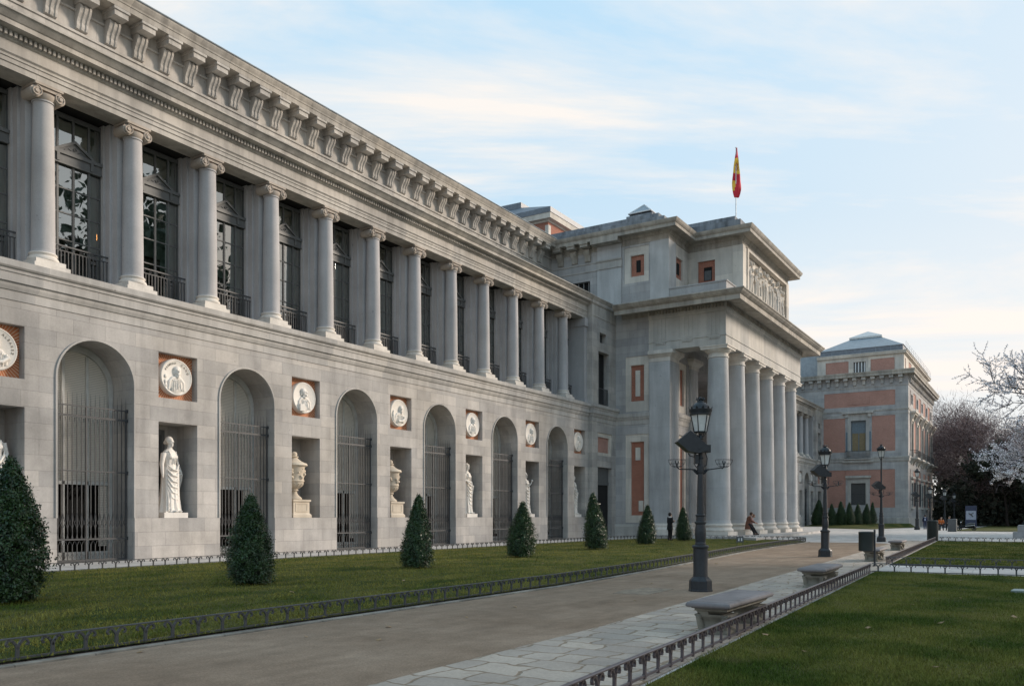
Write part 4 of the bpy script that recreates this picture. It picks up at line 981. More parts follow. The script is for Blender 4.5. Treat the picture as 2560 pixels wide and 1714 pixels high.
mb.box(76.4, 82.2, 47.0, 58, 34.4, 35.0); mb.add([(76.4, 47, 35.0), (82.2, 47, 35.0), (82.2, 60, 35.0), (76.4, 60, 35.0), (79, 51.5, 36.2), (79, 57, 36.2)], [(0, 1, 4), (1, 2, 5, 4), (2, 3, 5), (3, 0, 4, 5)])
mb.build('roof', M['slate'], lan)

# ================================================================= FAR WING (same design, beyond the portico)
DX = XP2 - X0
keepn = ('lower_wall', 'arch_rim', 'niche_panel', 'string_course', 'gallery_floor', 'pier', 'gallery_interior', 'entablature', 'dentils', 'upper_wall', 'main_cornice', 'roof', 'end_bay', 'brick_panel', 'doorway', 'ground_floor')
def keep(ch):
    n = ch.name.split('.')[0]
    if n.startswith('end_bay') or n in ('lower_wall', 'arch_rim', 'niche_panel', 'string_course', 'gallery_floor', 'pier', 'gallery_interior', 'entablature', 'dentils', 'upper_wall', 'main_cornice', 'roof', 'roof_gutter', 'brick_panel', 'doorway', 'ground_floor_interior'): return True
    return ch.location.x > 38
far = copy_tree(wing, loc=(33.7 + DX, YW, 0), label='matching grey stone gallery wing beyond the portico, half hidden by its columns', keep=keep)
for o in (wing, far): o['group'] = 'gallery wings of the museum'

# ================================================================= FAR BRICK PAVILION
XPV = 129.94; XPV2 = 161.0; YPV = 15.97
pav = thing('brick_pavilion', 'red brick corner pavilion with grey stone quoins and a zinc pyramid roof', 'building', (145, 22, 0))
fs_ = FX(XPV); fr3 = FY(YPV)
def framed(mb, fn, b, depth=.08): pass
sb = [(17.65, 27.3, 17.4, 19.55), (17.65, 20.75, 10.87, 15.95), (24.35, 27.4, 10.87, 15.85), (17.68, 21.0, 2.8, 8.25), (24.3, 27.4, 2.8, 8.25), (21.0, 24.3, 7.5, 8.25)]
winA = rect(21.53, 23.57, 11.0, 15.4); winB = rect(21.57, 23.57, 3.18, 6.35)
mb = MB(); mb.plate(rect(YPV, 33.0, 0, 22.3), [rect(*b_) for b_ in sb[:5]] + [rect(21.001, 24.299, 7.45, 8.25)] + [winA, winB], fs_)
for b_ in sb[:5]: mb.reveal(rect(*b_), fs_, 0, .06)
mb.reveal(winA, fs_, 0, .45); mb.reveal(winB, fs_, 0, .45)
wx = [134.0 + 6.08 * k for k in range(5)]
fb = []; fwn = []
edges = [XPV + 1.7] + [q for x in wx for q in (x - 1.55, x + 1.55)] + [XPV2 - 1.7]
for i in range(0, len(edges), 2):
    if edges[i + 1] - edges[i] > .4: fb += [(edges[i], edges[i + 1], 17.4, 19.55), (edges[i], edges[i + 1], 10.87, 15.9), (edges[i], edges[i + 1], 2.8, 8.25)]
for x in wx: fwn += [rect(x - 1.0, x + 1.0, 10.2, 15.0), rect(x - 1.0, x + 1.0, 3.2, 6.35), rect(x - .9, x + .9, 17.7, 19.1)]
for i in range(6):   # one plate per stretch
    xa = XPV if i == 0 else wx[i - 1]; xb = XPV2 if i == 5 else wx[i]
    hs = [rect(*b_) for b_ in fb if xa < (b_[0] + b_[1]) / 2 < xb]
    out = [(xa, 0), (xb, 0)]
    if i < 5: out += [(xb, 3.2), (xb - 1, 3.2), (xb - 1, 6.35), (xb, 6.35), (xb, 10.2), (xb - 1, 10.2), (xb - 1, 15), (xb, 15), (xb, 17.7), (xb - .9, 17.7), (xb - .9, 19.1), (xb, 19.1)]
    out += [(xb, 22.3), (xa, 22.3)]
    if i > 0: out += [(xa, 19.1), (xa + .9, 19.1), (xa + .9, 17.7), (xa, 17.7), (xa, 15), (xa + 1, 15), (xa + 1, 10.2), (xa, 10.2), (xa, 6.35), (xa + 1, 6.35), (xa + 1, 3.2), (xa, 3.2)]
    mb.plate(out, hs, fr3)
for b_ in fb: mb.reveal(rect(*b_), fr3, 0, .06)
for h in fwn: mb.reveal(h, fr3, 0, .4)
mb.box(XPV2 - .2, XPV2, YPV + .01, 40, 0, 22.3)
mb.build('wall', M['ashlar_block'], pav)
mb = MB()
for b_ in sb[:5]: mb.plate(rect(*b_), [], FX(XPV + .06))
for b_ in fb: mb.plate(rect(*b_), [], FY(YPV + .06))
mb.plate(rect(21.001, 24.299, 7.45, 8.25), [], FX(XPV + .061))
mb.box(XPV + .0, XPV + .058, 21.1, 24.0, 17.75, 19.05)
mb.build_by(lambda c: (c[0] < XPV + .5, 0 if c[2] < 9 else 1 if c[2] < 16.5 else 2, round(c[1] / 3.5) if c[0] < XPV + .5 else round(c[0] / 3)), 'brick_field', M['brickfar'], pav)
mb = MB()
pp = [(XPV, 33), (XPV, YPV), (XPV2, YPV), (XPV2, 33)]
mb.sweep(pp, [(-.1, 9.3), (.05, 9.32), (.12, 9.5), (.14, 9.8), (.2, 9.85), (.2, 10.1), (-.1, 10.15)])
mb.sweep(pp, [(-.1, 16.6), (.06, 16.65), (.10, 16.85), (-.1, 16.9)]); mb.sweep(pp, [(-.1, 16.1), (.04, 16.12), (.04, 16.2), (-.1, 16.22)])
mb.sweep(pp, [(-.1, 20.05), (.05, 20.08), (.08, 20.2), (-.1, 20.24)])
mb.sweep(pp, [(-.1, -.1), (.12, -.1), (.12, 1.35), (-.1, 1.4)])
mb.build('belt_course', M['smooth'], pav)
mb = MB(); mb.sweep(pp, [(-.1, 21.55), (.85, 21.62), (.88, 21.6), (.88, 21.9), (.95, 22.05), (.98, 22.24), (-.9, 22.42)]); mb.build('main_cornice', M['dirty'], pav)
mb = MB(); y = 16.9
while y < 32: mb.box(XPV - .7, XPV + .02, y - .28, y + .28, 21.2, 21.58); mb.px([(y - .2, 21.2), (y + .2, 21.2), (y + .2, 20.5), (y - .2, 20.5)], XPV - .3, XPV + .02); y += 1.22
mb.build_by(lambda c: round((c[1] - 16.9) / 1.22), 'bracket', M['smooth'], pav)
mb = MB(); x = XPV + .9
while x < XPV2: mb.box(x - .28, x + .28, YPV - .7, YPV + .02, 21.2, 21.58); mb.box(x - .2, x + .2, YPV - .3, YPV + .02, 20.5, 21.2); x += 1.22
mb.build_by(lambda c: round((c[0] - XPV - .9) / 1.22), 'bracket', M['smooth'], pav)
# attic
mb = MB(); at = FX(XPV + .55)
ab = [(17.8, 21.0, 22.5, 24.2), (24.0, 27.2, 22.5, 24.2)]
mb.plate(rect(16.6, 28.4, 22.2, 24.7), [rect(*b_) for b_ in ab] + [rect(21.65, 23.32, 22.45, 24.0)], at); mb.reveal(rect(21.65, 23.32, 22.45, 24.0), at, 0, .3)
mb.box(XPV + .551, XPV2 - .6, 28.0, 28.4, 22.2, 24.7)
atf = FY(16.6); abf = []
for i in range(0, len(edges), 2):
    if edges[i + 1] - edges[i] > .4: abf.append((edges[i], edges[i + 1], 22.5, 24.2))
mb.plate(rect(XPV + .55, XPV2 - .6, 22.2, 24.7), [rect(*b_) for b_ in abf], atf); mb.build('attic_wall', M['pale'], pav)
mb = MB()
for b_ in ab: mb.plate(rect(*b_), [], FX(XPV + .6))
for b_ in abf: mb.plate(rect(*b_), [], FY(16.65))
mb.build_by(lambda c: (round(c[0] / 3), round(c[1] / 4)), 'attic_brick', M['brickfar'], pav)
mb = MB(); mb.cur = 0; mb.box(XPV + .80, XPV + .85, 21.6, 23.4, 22.4, 24.1); mb.cur = 1
for k in range(4): mb.box(XPV + .70, XPV + .78, 21.75 + k * .42, 21.87 + k * .42, 22.45, 24.0)
mb.build('attic_window', [M['frame'], M['white']], pav)
mb = MB(); pa = [(XPV + .55, 28.4), (XPV + .55, 16.6), (XPV2 - .6, 16.6), (XPV2 - .6, 28.4)]
mb.sweep(pa, [(-.2, 24.6), (.1, 24.62), (.35, 24.75), (.35, 24.95), (.45, 25.0), (.45, 25.12), (-.3, 25.14)]); mb.build('attic_cornice', M['pale'], pav)
mb = MB(); mb.sweep([(XPV + .7, 28.2), (XPV + .7, 16.75), (XPV2 - .8, 16.75), (XPV2 - .8, 28.2)], [(-.1, 25.1), (0, 25.12), (0, 25.95), (-.1, 25.96)]); mb.build('roof_band', M['slate'], pav)
mb = MB()
r0 = [(XPV + .6, 16.65, 25.96), (XPV2 - .7, 16.65, 25.96), (XPV2 - .7, 28.3, 25.96), (XPV + .6, 28.3, 25.96)]; r1 = [(135.5, 20.4, 28.3), (155.5, 20.4, 28.3), (155.5, 24.6, 28.3), (135.5, 24.6, 28.3)]
mb.add(r0 + r1, [(0, 1, 5, 4), (1, 2, 6, 5), (2, 3, 7, 6), (3, 0, 4, 7), (4, 5, 6, 7)])
mb.box(XPV + 2, XPV2 - 2, 28.3, 45, 22, 26.3); mb.build('roof', M['zinc'], pav)
mb = MB(); mb.box(135.3, 155.7, 20.2, 24.8, 28.28, 28.55); mb.add([(135.3, 20.2, 28.55), (155.7, 20.2, 28.55), (155.7, 24.8, 28.55), (135.3, 24.8, 28.55), (137.5, 22.5, 29.7), (153.5, 22.5, 29.7)], [(0, 1, 5, 4), (1, 2, 5), (2, 3, 4, 5), (3, 0, 4)])
mb.build('glass_lantern', M['whiteplastic'], pav)
mb = MB()
for i in range(16):
    x = XPV + .3 + i * 2.05; mb.tube((x, 16.3, 25.1), (x, 16.3, 26.3), .02, .02, 4)
for z in (25.5, 25.9, 26.3): mb.tube((XPV + .3, 16.3, z), (XPV2 - .3, 16.3, z), .015, .015, 4)
for i in range(7): mb.tube((XPV + .3, 16.3 + i * 2, 25.1), (XPV + .3, 16.3 + i * 2, 26.25), .015, .015, 4)
mb.build('roof_railing', M['zinc'], pav)
# windows of the side face
mb = MB()
mb.box(XPV - .08, XPV + .05, 21.08, 21.53, 10.3, 15.85); mb.box(XPV - .08, XPV + .05, 23.57, 24.02, 10.3, 15.85); mb.box(XPV - .08, XPV + .05, 21.531, 23.569, 15.4, 15.85); mb.box(XPV - .06, XPV + .05, 20.9, 24.25, 15.86, 16.4)
mb.box(XPV - .40, XPV + .05, 20.5, 24.75, 16.42, 16.75); mb.box(XPV - .25, XPV + .05, 20.85, 21.25, 15.9, 16.41); mb.box(XPV - .25, XPV + .05, 23.95, 24.35, 15.9, 16.41)
mb.box(XPV - .06, XPV + .05, 21.12, 21.57, 2.9, 6.75); mb.box(XPV - .06, XPV + .05, 23.57, 24.02, 2.9, 6.75); mb.box(XPV - .06, XPV + .05, 21.571, 23.569, 6.35, 6.75)
mb.box(XPV - .3, XPV + .05, 20.85, 24.3, 7.1, 7.4); mb.box(XPV - .35, XPV + .05, 20.5, 24.7, 9.35, 9.62); mb.box(XPV - .5, XPV + .05, 20.8, 24.4, 9.75, 9.9)
mb.build_by(lambda c: c[2] > 8.6, 'window_surround', M['smooth'], pav)
mb = MB(); mb.cur = 0; mb.box(XPV + .32, XPV + .38, 21.53, 23.57, 13.6, 15.4); mb.cur = 1; mb.box(XPV + .34, XPV + .38, 21.53, 23.57, 10.2, 13.6); mb.cur = 0
for y in (21.53, 22.5, 23.45): mb.box(XPV + .26, XPV + .33, y, y + .1, 10.2, 15.4)
mb.cur = 2; mb.box(XPV - .06, XPV + .0, 20.85, 21.5, 11.0, 13.8); mb.box(XPV - .06, XPV, 23.6, 24.25, 11.0, 13.8)
mb.build('window', [plain('grey_blue_blind', (.16, .20, .23), .6), plain('ochre_curtain', (.24, .185, .105), .7), plain('blue_grey_shutter', (.14, .19, .23), .6)], pav)
mb = MB(); mb.box(XPV + .3, XPV + .35, 21.57, 23.57, 3.18, 6.35); mb.build('window_lower', M['frame'], pav)
mb = MB()
for k in range(13): mb.box(XPV + .1, XPV + .13, 21.62 + k * .16, 21.65 + k * .16, 3.2, 6.3)
mb.box(XPV + .1, XPV + .14, 21.57, 23.57, 4.7, 4.75)
mb.build('window_grille', M['iron'], pav)
mb = MB(); mb.box(XPV - .48, XPV - .44, 20.85, 24.35, 10.93, 11.0); mb.box(XPV - .48, XPV - .44, 20.85, 24.35, 9.92, 9.97)
for k in range(30): mb.box(XPV - .47, XPV - .45, 20.88 + k * .119, 20.91 + k * .119, 9.95, 10.95)
for y in (20.86, 24.33): mb.box(XPV - .47, XPV, y, y + .03, 10.93, 11.0)
mb.build('balcony_rail', M['iron'], pav)
# windows and balconies of the front
def pav_bay(x):
    mb = MB()
    mb.box(-1.3, -1.0, -.10, .04, 10.2, 15.3); mb.box(1.0, 1.3, -.10, .04, 10.2, 15.3); mb.box(-1.3, 1.3, -.12, .04, 15.301, 15.7)
    mb.box(-1.75, 1.75, -.75, .04, 16.35, 16.6); mb.box(-1.6, 1.6, -.6, .04, 16.15, 16.349)
    for sg in (-1, 1): mb.px([(-.55, 16.15), (0.03, 16.15), (0.03, 14.9), (-.12, 15.0), (-.2, 15.4), (-.45, 15.8)], sg * 1.35 - .16, sg * 1.35 + .16)
    mb.box(-1.7, 1.7, -.95, .04, 9.75, 9.98)
    for sg in (-1, 1): mb.px([(-.8, 9.75), (0.03, 9.75), (0.03, 8.9), (-.15, 9.0), (-.3, 9.4)], sg * 1.2 - .15, sg * 1.2 + .15)
    mb.box(-1.25, -1.0, -.08, .04, 2.9, 6.35); mb.box(1.0, 1.25, -.08, .04, 2.9, 6.35); mb.box(-1.3, 1.3, -.12, .04, 6.351, 6.75); mb.box(-1.5, 1.5, -.35, .04, 7.0, 7.25); mb.box(-1.4, 1.4, -.3, .04, 2.6, 2.9)
    s_ = mb.build('window_bay', M['pale'], pav, loc=(x, YPV, 0))
    mb = MB(); mb.box(-1, 1, .3, .35, 3.2, 15.0); mb.build('pane', M['frame'], s_, loc=(x, YPV, 0))
    mb = MB(); mb.box(-1.7, 1.7, -.95, -.90, 10.95, 11.02)
    for sg in (-1.68, 1.68): mb.box(sg - .02, sg + .02, -.95, 0, 10.95, 11.02)
    for k in range(24): mb.box(-1.66 + k * .145, -1.63 + k * .145, -.93, -.91, 9.98, 10.95)
    for k in range(6):
        for sg in (-1.68, 1.68): mb.box(sg - .012, sg + .012, -.85 + k * .15, -.83 + k * .15, 9.98, 10.95)
    for k in range(12): mb.box(-.95 + k * .17, -.93 + k * .17, -.4, -.38, 3.0, 6.4)
    mb.box(-1.0, 1.0, -.42, -.38, 3.0, 3.05); mb.build('balcony_rail', M['iron'], s_, loc=(x, YPV, 0))
    return s_
pb0 = pav_bay(wx[0])
for x in wx[1:]:
    c = copy_tree(pb0, parent=pav); c.location = (x, YPV, 0)
# thin mast between the portico and the pavilion
mb = MB(); mb.tube((0, 0, 0), (0, 0, 9.5), .07, .05, 6); mb.box(-.25, .25, -.04, .04, 9.4, 9.55)
tag(mb.build('mast', M['white'], None, 50, loc=(100.5, 22.6 + 10, 23.6)), 'thin white mast rising behind the far roof between portico and pavilion', 'mast')

# ================================================================= STATUES, URNS
def draped(mb, H=2.9, lean=.0, arm='down', turn=0.0, hair='bun', seed=0, slim=1.0):
    """standing draped woman, feet at z=0, facing -Y"""
    rr = random.Random(seed); s = H / 2.9; ph = rr.uniform(0, 6)
    secs = [(0, 0, .47, .36), (.10, 0, .45, .34), (.5, .01, .41, .31), (1.0, .03, .39, .29), (1.35, .05, .40, .28), (1.58, .05, .38, .26), (1.76, .03, .28, .21), (1.90, .0, .26, .20), (2.10, .0, .30, .23), (2.26, .0, .33, .20), (2.36, .0, .24, .15), (2.44, .0, .11, .10)]
    n = 48; vs = []
    for z, ox, rx, ry in secs:
        for k in range(n):
            t = 2 * PI * k / n; amp = .085 * max(0, 1 - z / 1.7) + .02
            f = 1 + amp * math.sin(11 * t + ph + z * 1.6 + .8 * math.sin(3 * t)) + amp * .5 * math.sin(19 * t + z * 2)
            vs.append(((ox + lean * z * .03 + rx * slim * f * math.cos(t)) * s, ry * slim * f * math.sin(t) * s, z * s))
    fs = [(i * n + k, i * n + (k + 1) % n, (i + 1) * n + (k + 1) % n, (i + 1) * n + k) for i in range(len(secs) - 1) for k in range(n)]
    fs += [tuple(range(n - 1, -1, -1)), tuple(range((len(secs) - 1) * n, len(secs) * n))]
    mb.add(vs, fs)
    hx = lean * .07 * s; S = lambda *a: tuple(v_ * s for v_ in a)
    mb.chain([S(lean * .06, 0, 2.35), S(lean * .065, -.02, 2.58)], [.10 * s, .085 * s], 12)
    hz = 2.70
    mb.ball((hx + 0, -.03 * s, hz * s), .14 * s, 16, 12, (.80, .95, 1.2))
    mb.ball((hx + turn * .02, -.165 * s, (hz - .02) * s), .030 * s, 8, 6, (.8, 1.2, 1.5))
    mb.ball((hx, -.14 * s, (hz - .10) * s), .045 * s, 8, 6, (1.1, .7, .6)); mb.ball((hx, -.11 * s, (hz - .15) * s), .055 * s, 8, 6)
    for sg in (-1, 1): mb.ball((hx + sg * .05 * s, -.150 * s, (hz + .03) * s), .022 * s, 6, 5, (1.3, .6, .7)); mb.ball((hx + sg * .125 * s, 0, (hz - .01) * s), .03 * s, 6, 5, (.5, .8, 1.3))
    mb.ball((hx, .03 * s, (hz + .07) * s), .155 * s, 14, 10, (.95, 1.0, .95))
    if hair == 'bun': mb.ball((hx, .17 * s, (hz - .02) * s), .09 * s)
    if hair == 'top': mb.ball((hx, .02 * s, (hz + .22) * s), .07 * s)
    if hair == 'band': mb.lathe([(.165 * s, -.02), (.18 * s, .0), (.165 * s, .03)], (hx, 0, (hz + .1) * s), 16)
    for sg in (-1, 1): mb.ball((sg * .13 * s, -.16 * s, 2.12 * s), .11 * s, 12, 8, (1, .8, .9))
    # drapery swags
    for k in range(6):
        z0 = 1.75 - k * .17; d = .10 + .05 * k
        mb.chain([S(-.30, -.16, z0 + .05), S(-.16, -.27, z0 - d), S(.05, -.30, z0 - d - .06), S(.24, -.22, z0 - d * .3 + .1), S(.33, -.08, z0 + .25)], [.025 * s, .04 * s, .045 * s, .04 * s, .025 * s], 7)
    for k in range(7):
        a = -.32 + k * .105; mb.chain([S(a * 1.1, -.27 + .2 * a * a, .05), S(a, -.25 + .3 * a * a, .45), S(a * .9, -.22 + .4 * a * a, .85)], [.035 * s, .028 * s, .012 * s], 6)
    for k in range(4): a = -.16 + k * .1; mb.chain([S(a, -.23, 1.85), S(a * .8, -.25, 2.05), S(a * 1.4, -.15, 2.35)], .016 * s, 5)
    def arm_(sg, pts, rad):
        mb.chain([S(*p) for p in pts], [r * s for r in rad], 10)
        hnd = Vector(pts[-1]); d = (Vector(pts[-1]) - Vector(pts[-2])).normalized()
        mb.ball(tuple((hnd + d * .05) * s), .055 * s, 10, 8, (.9, .6, 1.2))
        side = d.orthogonal().normalized()
        for q in range(4): b0 = hnd + d * .09 + side * (.022 * (q - 1.5)); mb.chain([tuple(b0 * s), tuple((b0 + d * (.07 + .012 * (1.5 - abs(q - 1.5)))) * s)], [.014 * s, .011 * s], 5)
        b0 = hnd + d * .04 + side * .05; mb.chain([tuple(b0 * s), tuple((b0 + d * .05 + side * .02) * s)], [.016 * s, .012 * s], 5)
    if arm == 'down':
        arm_(-1, [(-.33, 0, 2.24), (-.45, -.02, 1.82), (-.50, -.10, 1.42)], [.10, .085, .055]); arm_(1, [(.33, 0, 2.24), (.46, .03, 1.86), (.50, -.12, 1.52)], [.10, .085, .06])
        mb.chain([S(.50, -.10, 1.5), S(.54, -.06, 1.25), S(.50, 0, .85)], [.09 * s, .07 * s, .03 * s], 8)
    elif arm == 'raise':
        arm_(-1, [(-.32, 0, 2.26), (-.42, .0, 1.88), (-.38, -.12, 1.5)], [.105, .085, .055]); arm_(1, [(.32, 0, 2.26), (.50, -.02, 1.95), (.62, -.16, 2.18)], [.10, .08, .055]); mb.ball(S(.66, -.2, 2.33), .09 * s)
    else:
        arm_(-1, [(-.32, 0, 2.26), (-.42, -.03, 1.90), (-.12, -.26, 1.80)], [.105, .085, .055]); arm_(1, [(.32, 0, 2.26), (.42, .0, 1.9), (.25, -.25, 1.62)], [.105, .085, .055])
        mb.chain([S(.3, -.27, 1.62), S(.38, -.2, 1.2), S(.34, -.15, .75)], [.09 * s, .07 * s, .03 * s], 8)
    mb.ball(S(-.14, -.36, .05), .07 * s, 8, 6, (.9, 1.6, .6)); mb.ball(S(.18, -.34, .05), .07 * s, 8, 6, (.9, 1.6, .6))
def statue(x, label, **kw):
    t = thing('statue', label, 'statue', (x, 28.42, 1.53), 'white marble statues in the niches')
    mb = MB(); draped(mb, **kw)
    b = remesh(mb, 'figure', M['marble'], .017, 1, loc=(x, 28.42, 1.53 + .20), parent=t)
    b.rotation_euler.z = R(kw.get('turn', 0) * 30)
    mb = MB(); mb.box(-.52, .52, -.42, .42, 0, .20); mb.build('plinth', M['marble'], t, loc=(x, 28.42, 1.531))
    return t
statue(niches[0] + .16, 'white marble draped statue cut by the left edge of the photo', H=2.85, arm='across', seed=1, hair='bun')
s1 = statue(niches[1] + .03, 'white marble woman in full swagged robe, the largest whole statue, nearest the left', H=2.92, arm='down', seed=2, turn=.5)
s4 = statue(niches[4] + .05, 'white marble woman with a headband, first statue right of the two urns', H=2.95, arm='across', seed=3, hair='band', turn=.5, slim=.95)
s5 = statue(niches[5] + .05, 'white marble statue with one forearm raised, between the fifth and sixth arches', H=2.7, arm='raise', seed=4, hair='top', turn=.1, slim=.95)
s6 = statue(niches[6] + .05, 'white marble statue in the niche nearest the entrance block', H=2.8, arm='across', seed=6, hair='bun', turn=.4, slim=.9)
c = copy_tree(s6, loc=(niches[5] + DX, 28.42, 1.53), label='tiny white statue in the far wing just right of the last giant column')
c = copy_tree(s5, loc=(niches[6] + DX, 28.42, 1.53), label='tiny white statue in the far wing niche nearest the brick pavilion')
def urn(x, label):
    t = thing('urn', label, 'urn', (x, 28.4, 1.53), 'lidded stone urns in the niches'); L = (x, 28.4, 1.531)
    mb = MB(); mb.box(-.55, .55, -.55, .50, 0, .12); mb.sweep([(-.48, .45), (-.48, -.48), (.48, -.48), (.48, .45)], [(-.48, .12), (.06, .12), (.02, .18), (0, .2), (0, .68), (.05, .72), (.05, .80), (-.48, .80)])
    for a in (rect(-.36, .36, .26, .30), rect(-.36, .36, .60, .64), rect(-.36, -.32, .30, .60), rect(.32, .36, .30, .60)): mb.py(a, -.495, -.475)
    mb.build('pedestal', M['urnstone'], t, loc=L)
    mb = MB(); mb.lathe([(.34, .80), (.36, .84), (.32, .90), (.20, 1.0), (.14, 1.10), (.13, 1.18), (.19, 1.20), (.19, 1.24), (.15, 1.26), (.22, 1.32), (.36, 1.42), (.42, 1.52), (.43, 1.60), (.46, 1.62), (.46, 1.66), (.43, 1.68), (.43, 1.98), (.46, 2.02), (.47, 2.24), (.50, 2.28)], n=40)
    rr = random.Random(int(x))
    for k in range(26):
        a = rr.uniform(0, 2 * PI); z = rr.uniform(1.76, 2.18); mb.ball((.455 * math.cos(a), .455 * math.sin(a), z), rr.uniform(.04, .085), 7, 5)
    for k in range(14): a = 2 * PI * k / 14; mb.chain([(.21 * math.cos(a), .21 * math.sin(a), 1.33), (.35 * math.cos(a), .35 * math.sin(a), 1.42), (.42 * math.cos(a), .42 * math.sin(a), 1.52)], .03, 5)
    for a in (PI * .15, PI * 1.15, PI * .95): mb.ball((.50 * math.cos(a), .50 * math.sin(a), 1.95), .09)
    mb.build('bowl', M['urnstone'], t, 50, loc=L)
    mb = MB(); mb.lathe([(.50, 2.28), (.58, 2.31), (.60, 2.34), (.58, 2.38), (.56, 2.42), (.44, 2.46), (.30, 2.54), (.20, 2.62), (.14, 2.68), (.20, 2.70), (.20, 2.73), (.12, 2.76), (.15, 2.82), (.13, 2.90), (.05, 2.95)], n=40)
    mb.build('lid', M['urnstone'], t, 50, loc=L)
urn(niches[2] - .2, 'cream stone urn with a domed lid, the left and larger of the two in view')
urn(niches[3] - .2, 'cream stone urn partly hidden by a cone bush, right of the other urn')

# ================================================================= BUSHES
def bush_prof(t): return .5 * np.minimum(1.0, (1.02 - t) ** .80 * 1.32) * (1 - .22 * np.exp(-(t / .06) ** 2)) * (1 - .06 * t)
def bush_parts(seed, nleaf, leaf):
    """foliage of a clipped bush, 1 wide and 2 high; leaves in sprigs with gaps between"""
    rg = np.random.default_rng(seed); ns = nleaf // 9; t = rg.uniform(0, 1, ns) ** .92; a = rg.uniform(0, 2 * PI, ns)
    lump = 1 + .10 * np.sin(a * 2 + t * 6 + seed * 2) + .08 * np.sin(a * 5 - t * 17 + seed) + .07 * np.sin(a * 9 + t * 33) + rg.normal(0, .055, ns) + (rg.uniform(0, 1, ns) < .06) * rg.uniform(.08, .28, ns)
    r = bush_prof(t) * lump * rg.uniform(.80, 1.05, ns); C = np.stack([r * np.cos(a) + .05 * np.sin(seed * 3 + t * 2), r * np.sin(a) + .04 * np.cos(seed + t * 3), .05 + t * 1.90 + rg.normal(0, .02, ns)], 1)
    n = ns * 9; C = np.repeat(C, 9, 0); A = np.repeat(a, 9); P = C + rg.normal(0, 1, (n, 3)) * np.array([.030, .030, .042])
    nx = np.stack([np.cos(A), np.sin(A), rg.uniform(-.2, 1.0, n)], 1) + rg.normal(0, .65, (n, 3)); nx /= np.linalg.norm(nx, axis=1)[:, None]
    up = rg.normal(0, 1, (n, 3)); up[:, 2] += .5; b = np.cross(nx, up); b /= np.linalg.norm(b, axis=1)[:, None]; c = np.cross(b, nx)
    s = leaf * rg.uniform(.6, 1.3, n)[:, None]
    V = np.stack([P - c * s, P + b * s * .42, P + c * s, P - b * s * .42], 1); return V[V[:, :, 2].min(1) > .01]
def quads_mesh(name, V, mat):
    n = len(V); me = bpy.data.meshes.new(name); me.vertices.add(4 * n); me.vertices.foreach_set('co', V.reshape(-1)); me.loops.add(4 * n); me.loops.foreach_set('vertex_index', np.arange(4 * n)); me.polygons.add(n)
    me.polygons.foreach_set('loop_start', np.arange(0, 4 * n, 4)); me.polygons.foreach_set('loop_total', np.full(n, 4)); me.materials.append(mat); me.update(); me.validate(); return me
def bush(x, y, h, wd, seed, label, nleaf=9000, leaf=.026, base=None, z=.03):
    if base is None:
        t = thing('cone_bush', label, 'bush', (0, 0, 0), 'clipped cone bushes on the lawns')
        V = bush_parts(seed, nleaf, leaf); V[:, :, :] *= np.array([1, 1, 1]); link('foliage', quads_mesh('foliage', V, M['bush']), t)
        mb = MB(); mb.lathe([(.24, .05), (.33, .16), (.36, .4), (.30, .8), (.19, 1.2), (.10, 1.55), (.03, 1.8)], n=14); mb.build('dark_core', M['bushcore'], t, 60)  # opaque dark cone, its colour standing in for shade behind the leaves
        mb = MB(); mb.tube((0, 0, -.03), (0, 0, .2), .04, .04, 7); mb.build('trunk', M['bark'], t)
    else: t = copy_tree(base, label=label)
    t.location = (x, y, z); t.scale = (wd, wd, h / 2); t.rotation_euler = (R(1.6 * math.sin(seed * 2.1)), R(1.6 * math.cos(seed * 1.7)), seed * 1.3)
    return t
b0 = bush(8.02, 15.95, 2.58, 1.24, 1, 'tall cone bush cut by the left edge of the photo', 30000, .026)
b1 = bush(13.2, 15.44, 2.03, 1.04, 2, 'cone bush right in front of the second arch from the left', 26000, .026)
b2 = bush(20.05, 16.01, 2.18, .92, 3, 'narrow cone bush in front of the right-hand urn', 20000, .030)
for i, (x, y, h, wd, lb) in enumerate(((27.37, 16.87, 2.08, 1.06, 'cone bush before the fifth arch and the statue with raised arm'), (35.58, 17.78, 2.62, 1.05, 'tallest mid-lawn cone bush, before the dark doorway'),
                                       (43.56, 18.65, 2.15, 1.0, 'cone bush before the tall red brick panel'), (51.06, 19.23, 2.10, .95, 'cone bush with a person in black standing beside it'))):
    bush(x, y, h, wd, i + 4, lb, base=(b1, b2, b0, b1)[i])
for i, (x, y, h, wd) in enumerate(((121, 26.2, 3.5, 1.7), (120, 24.2, 2.9, 1.25), (120.6, 23.1, 3.2, 1.45), (121, 22.1, 3.0, 1.25), (122, 21.2, 2.8, 1.15), (123, 20.3, 2.75, 1.15), (124, 19.7, 2.9, 1.0))):
    nms = ['leftmost and darkest cone bush in the row before the brick pavilion', 'cone bush just right of the second lamp post, before the pavilion', 'third cone bush from the left before the brick pavilion', 'middle cone bush of the row under the pavilion window', 'fifth cone bush from the left before the brick pavilion', 'sixth cone bush in the pavilion row, beside the tall lamp', 'rightmost cone bush of the row before the pavilion']
    bush(x, y, h, wd, i + 12, nms[i], base=(b2, b1, b0)[i % 3], z=(.28, .30, .33, .38, .44, .48, .55)[i])

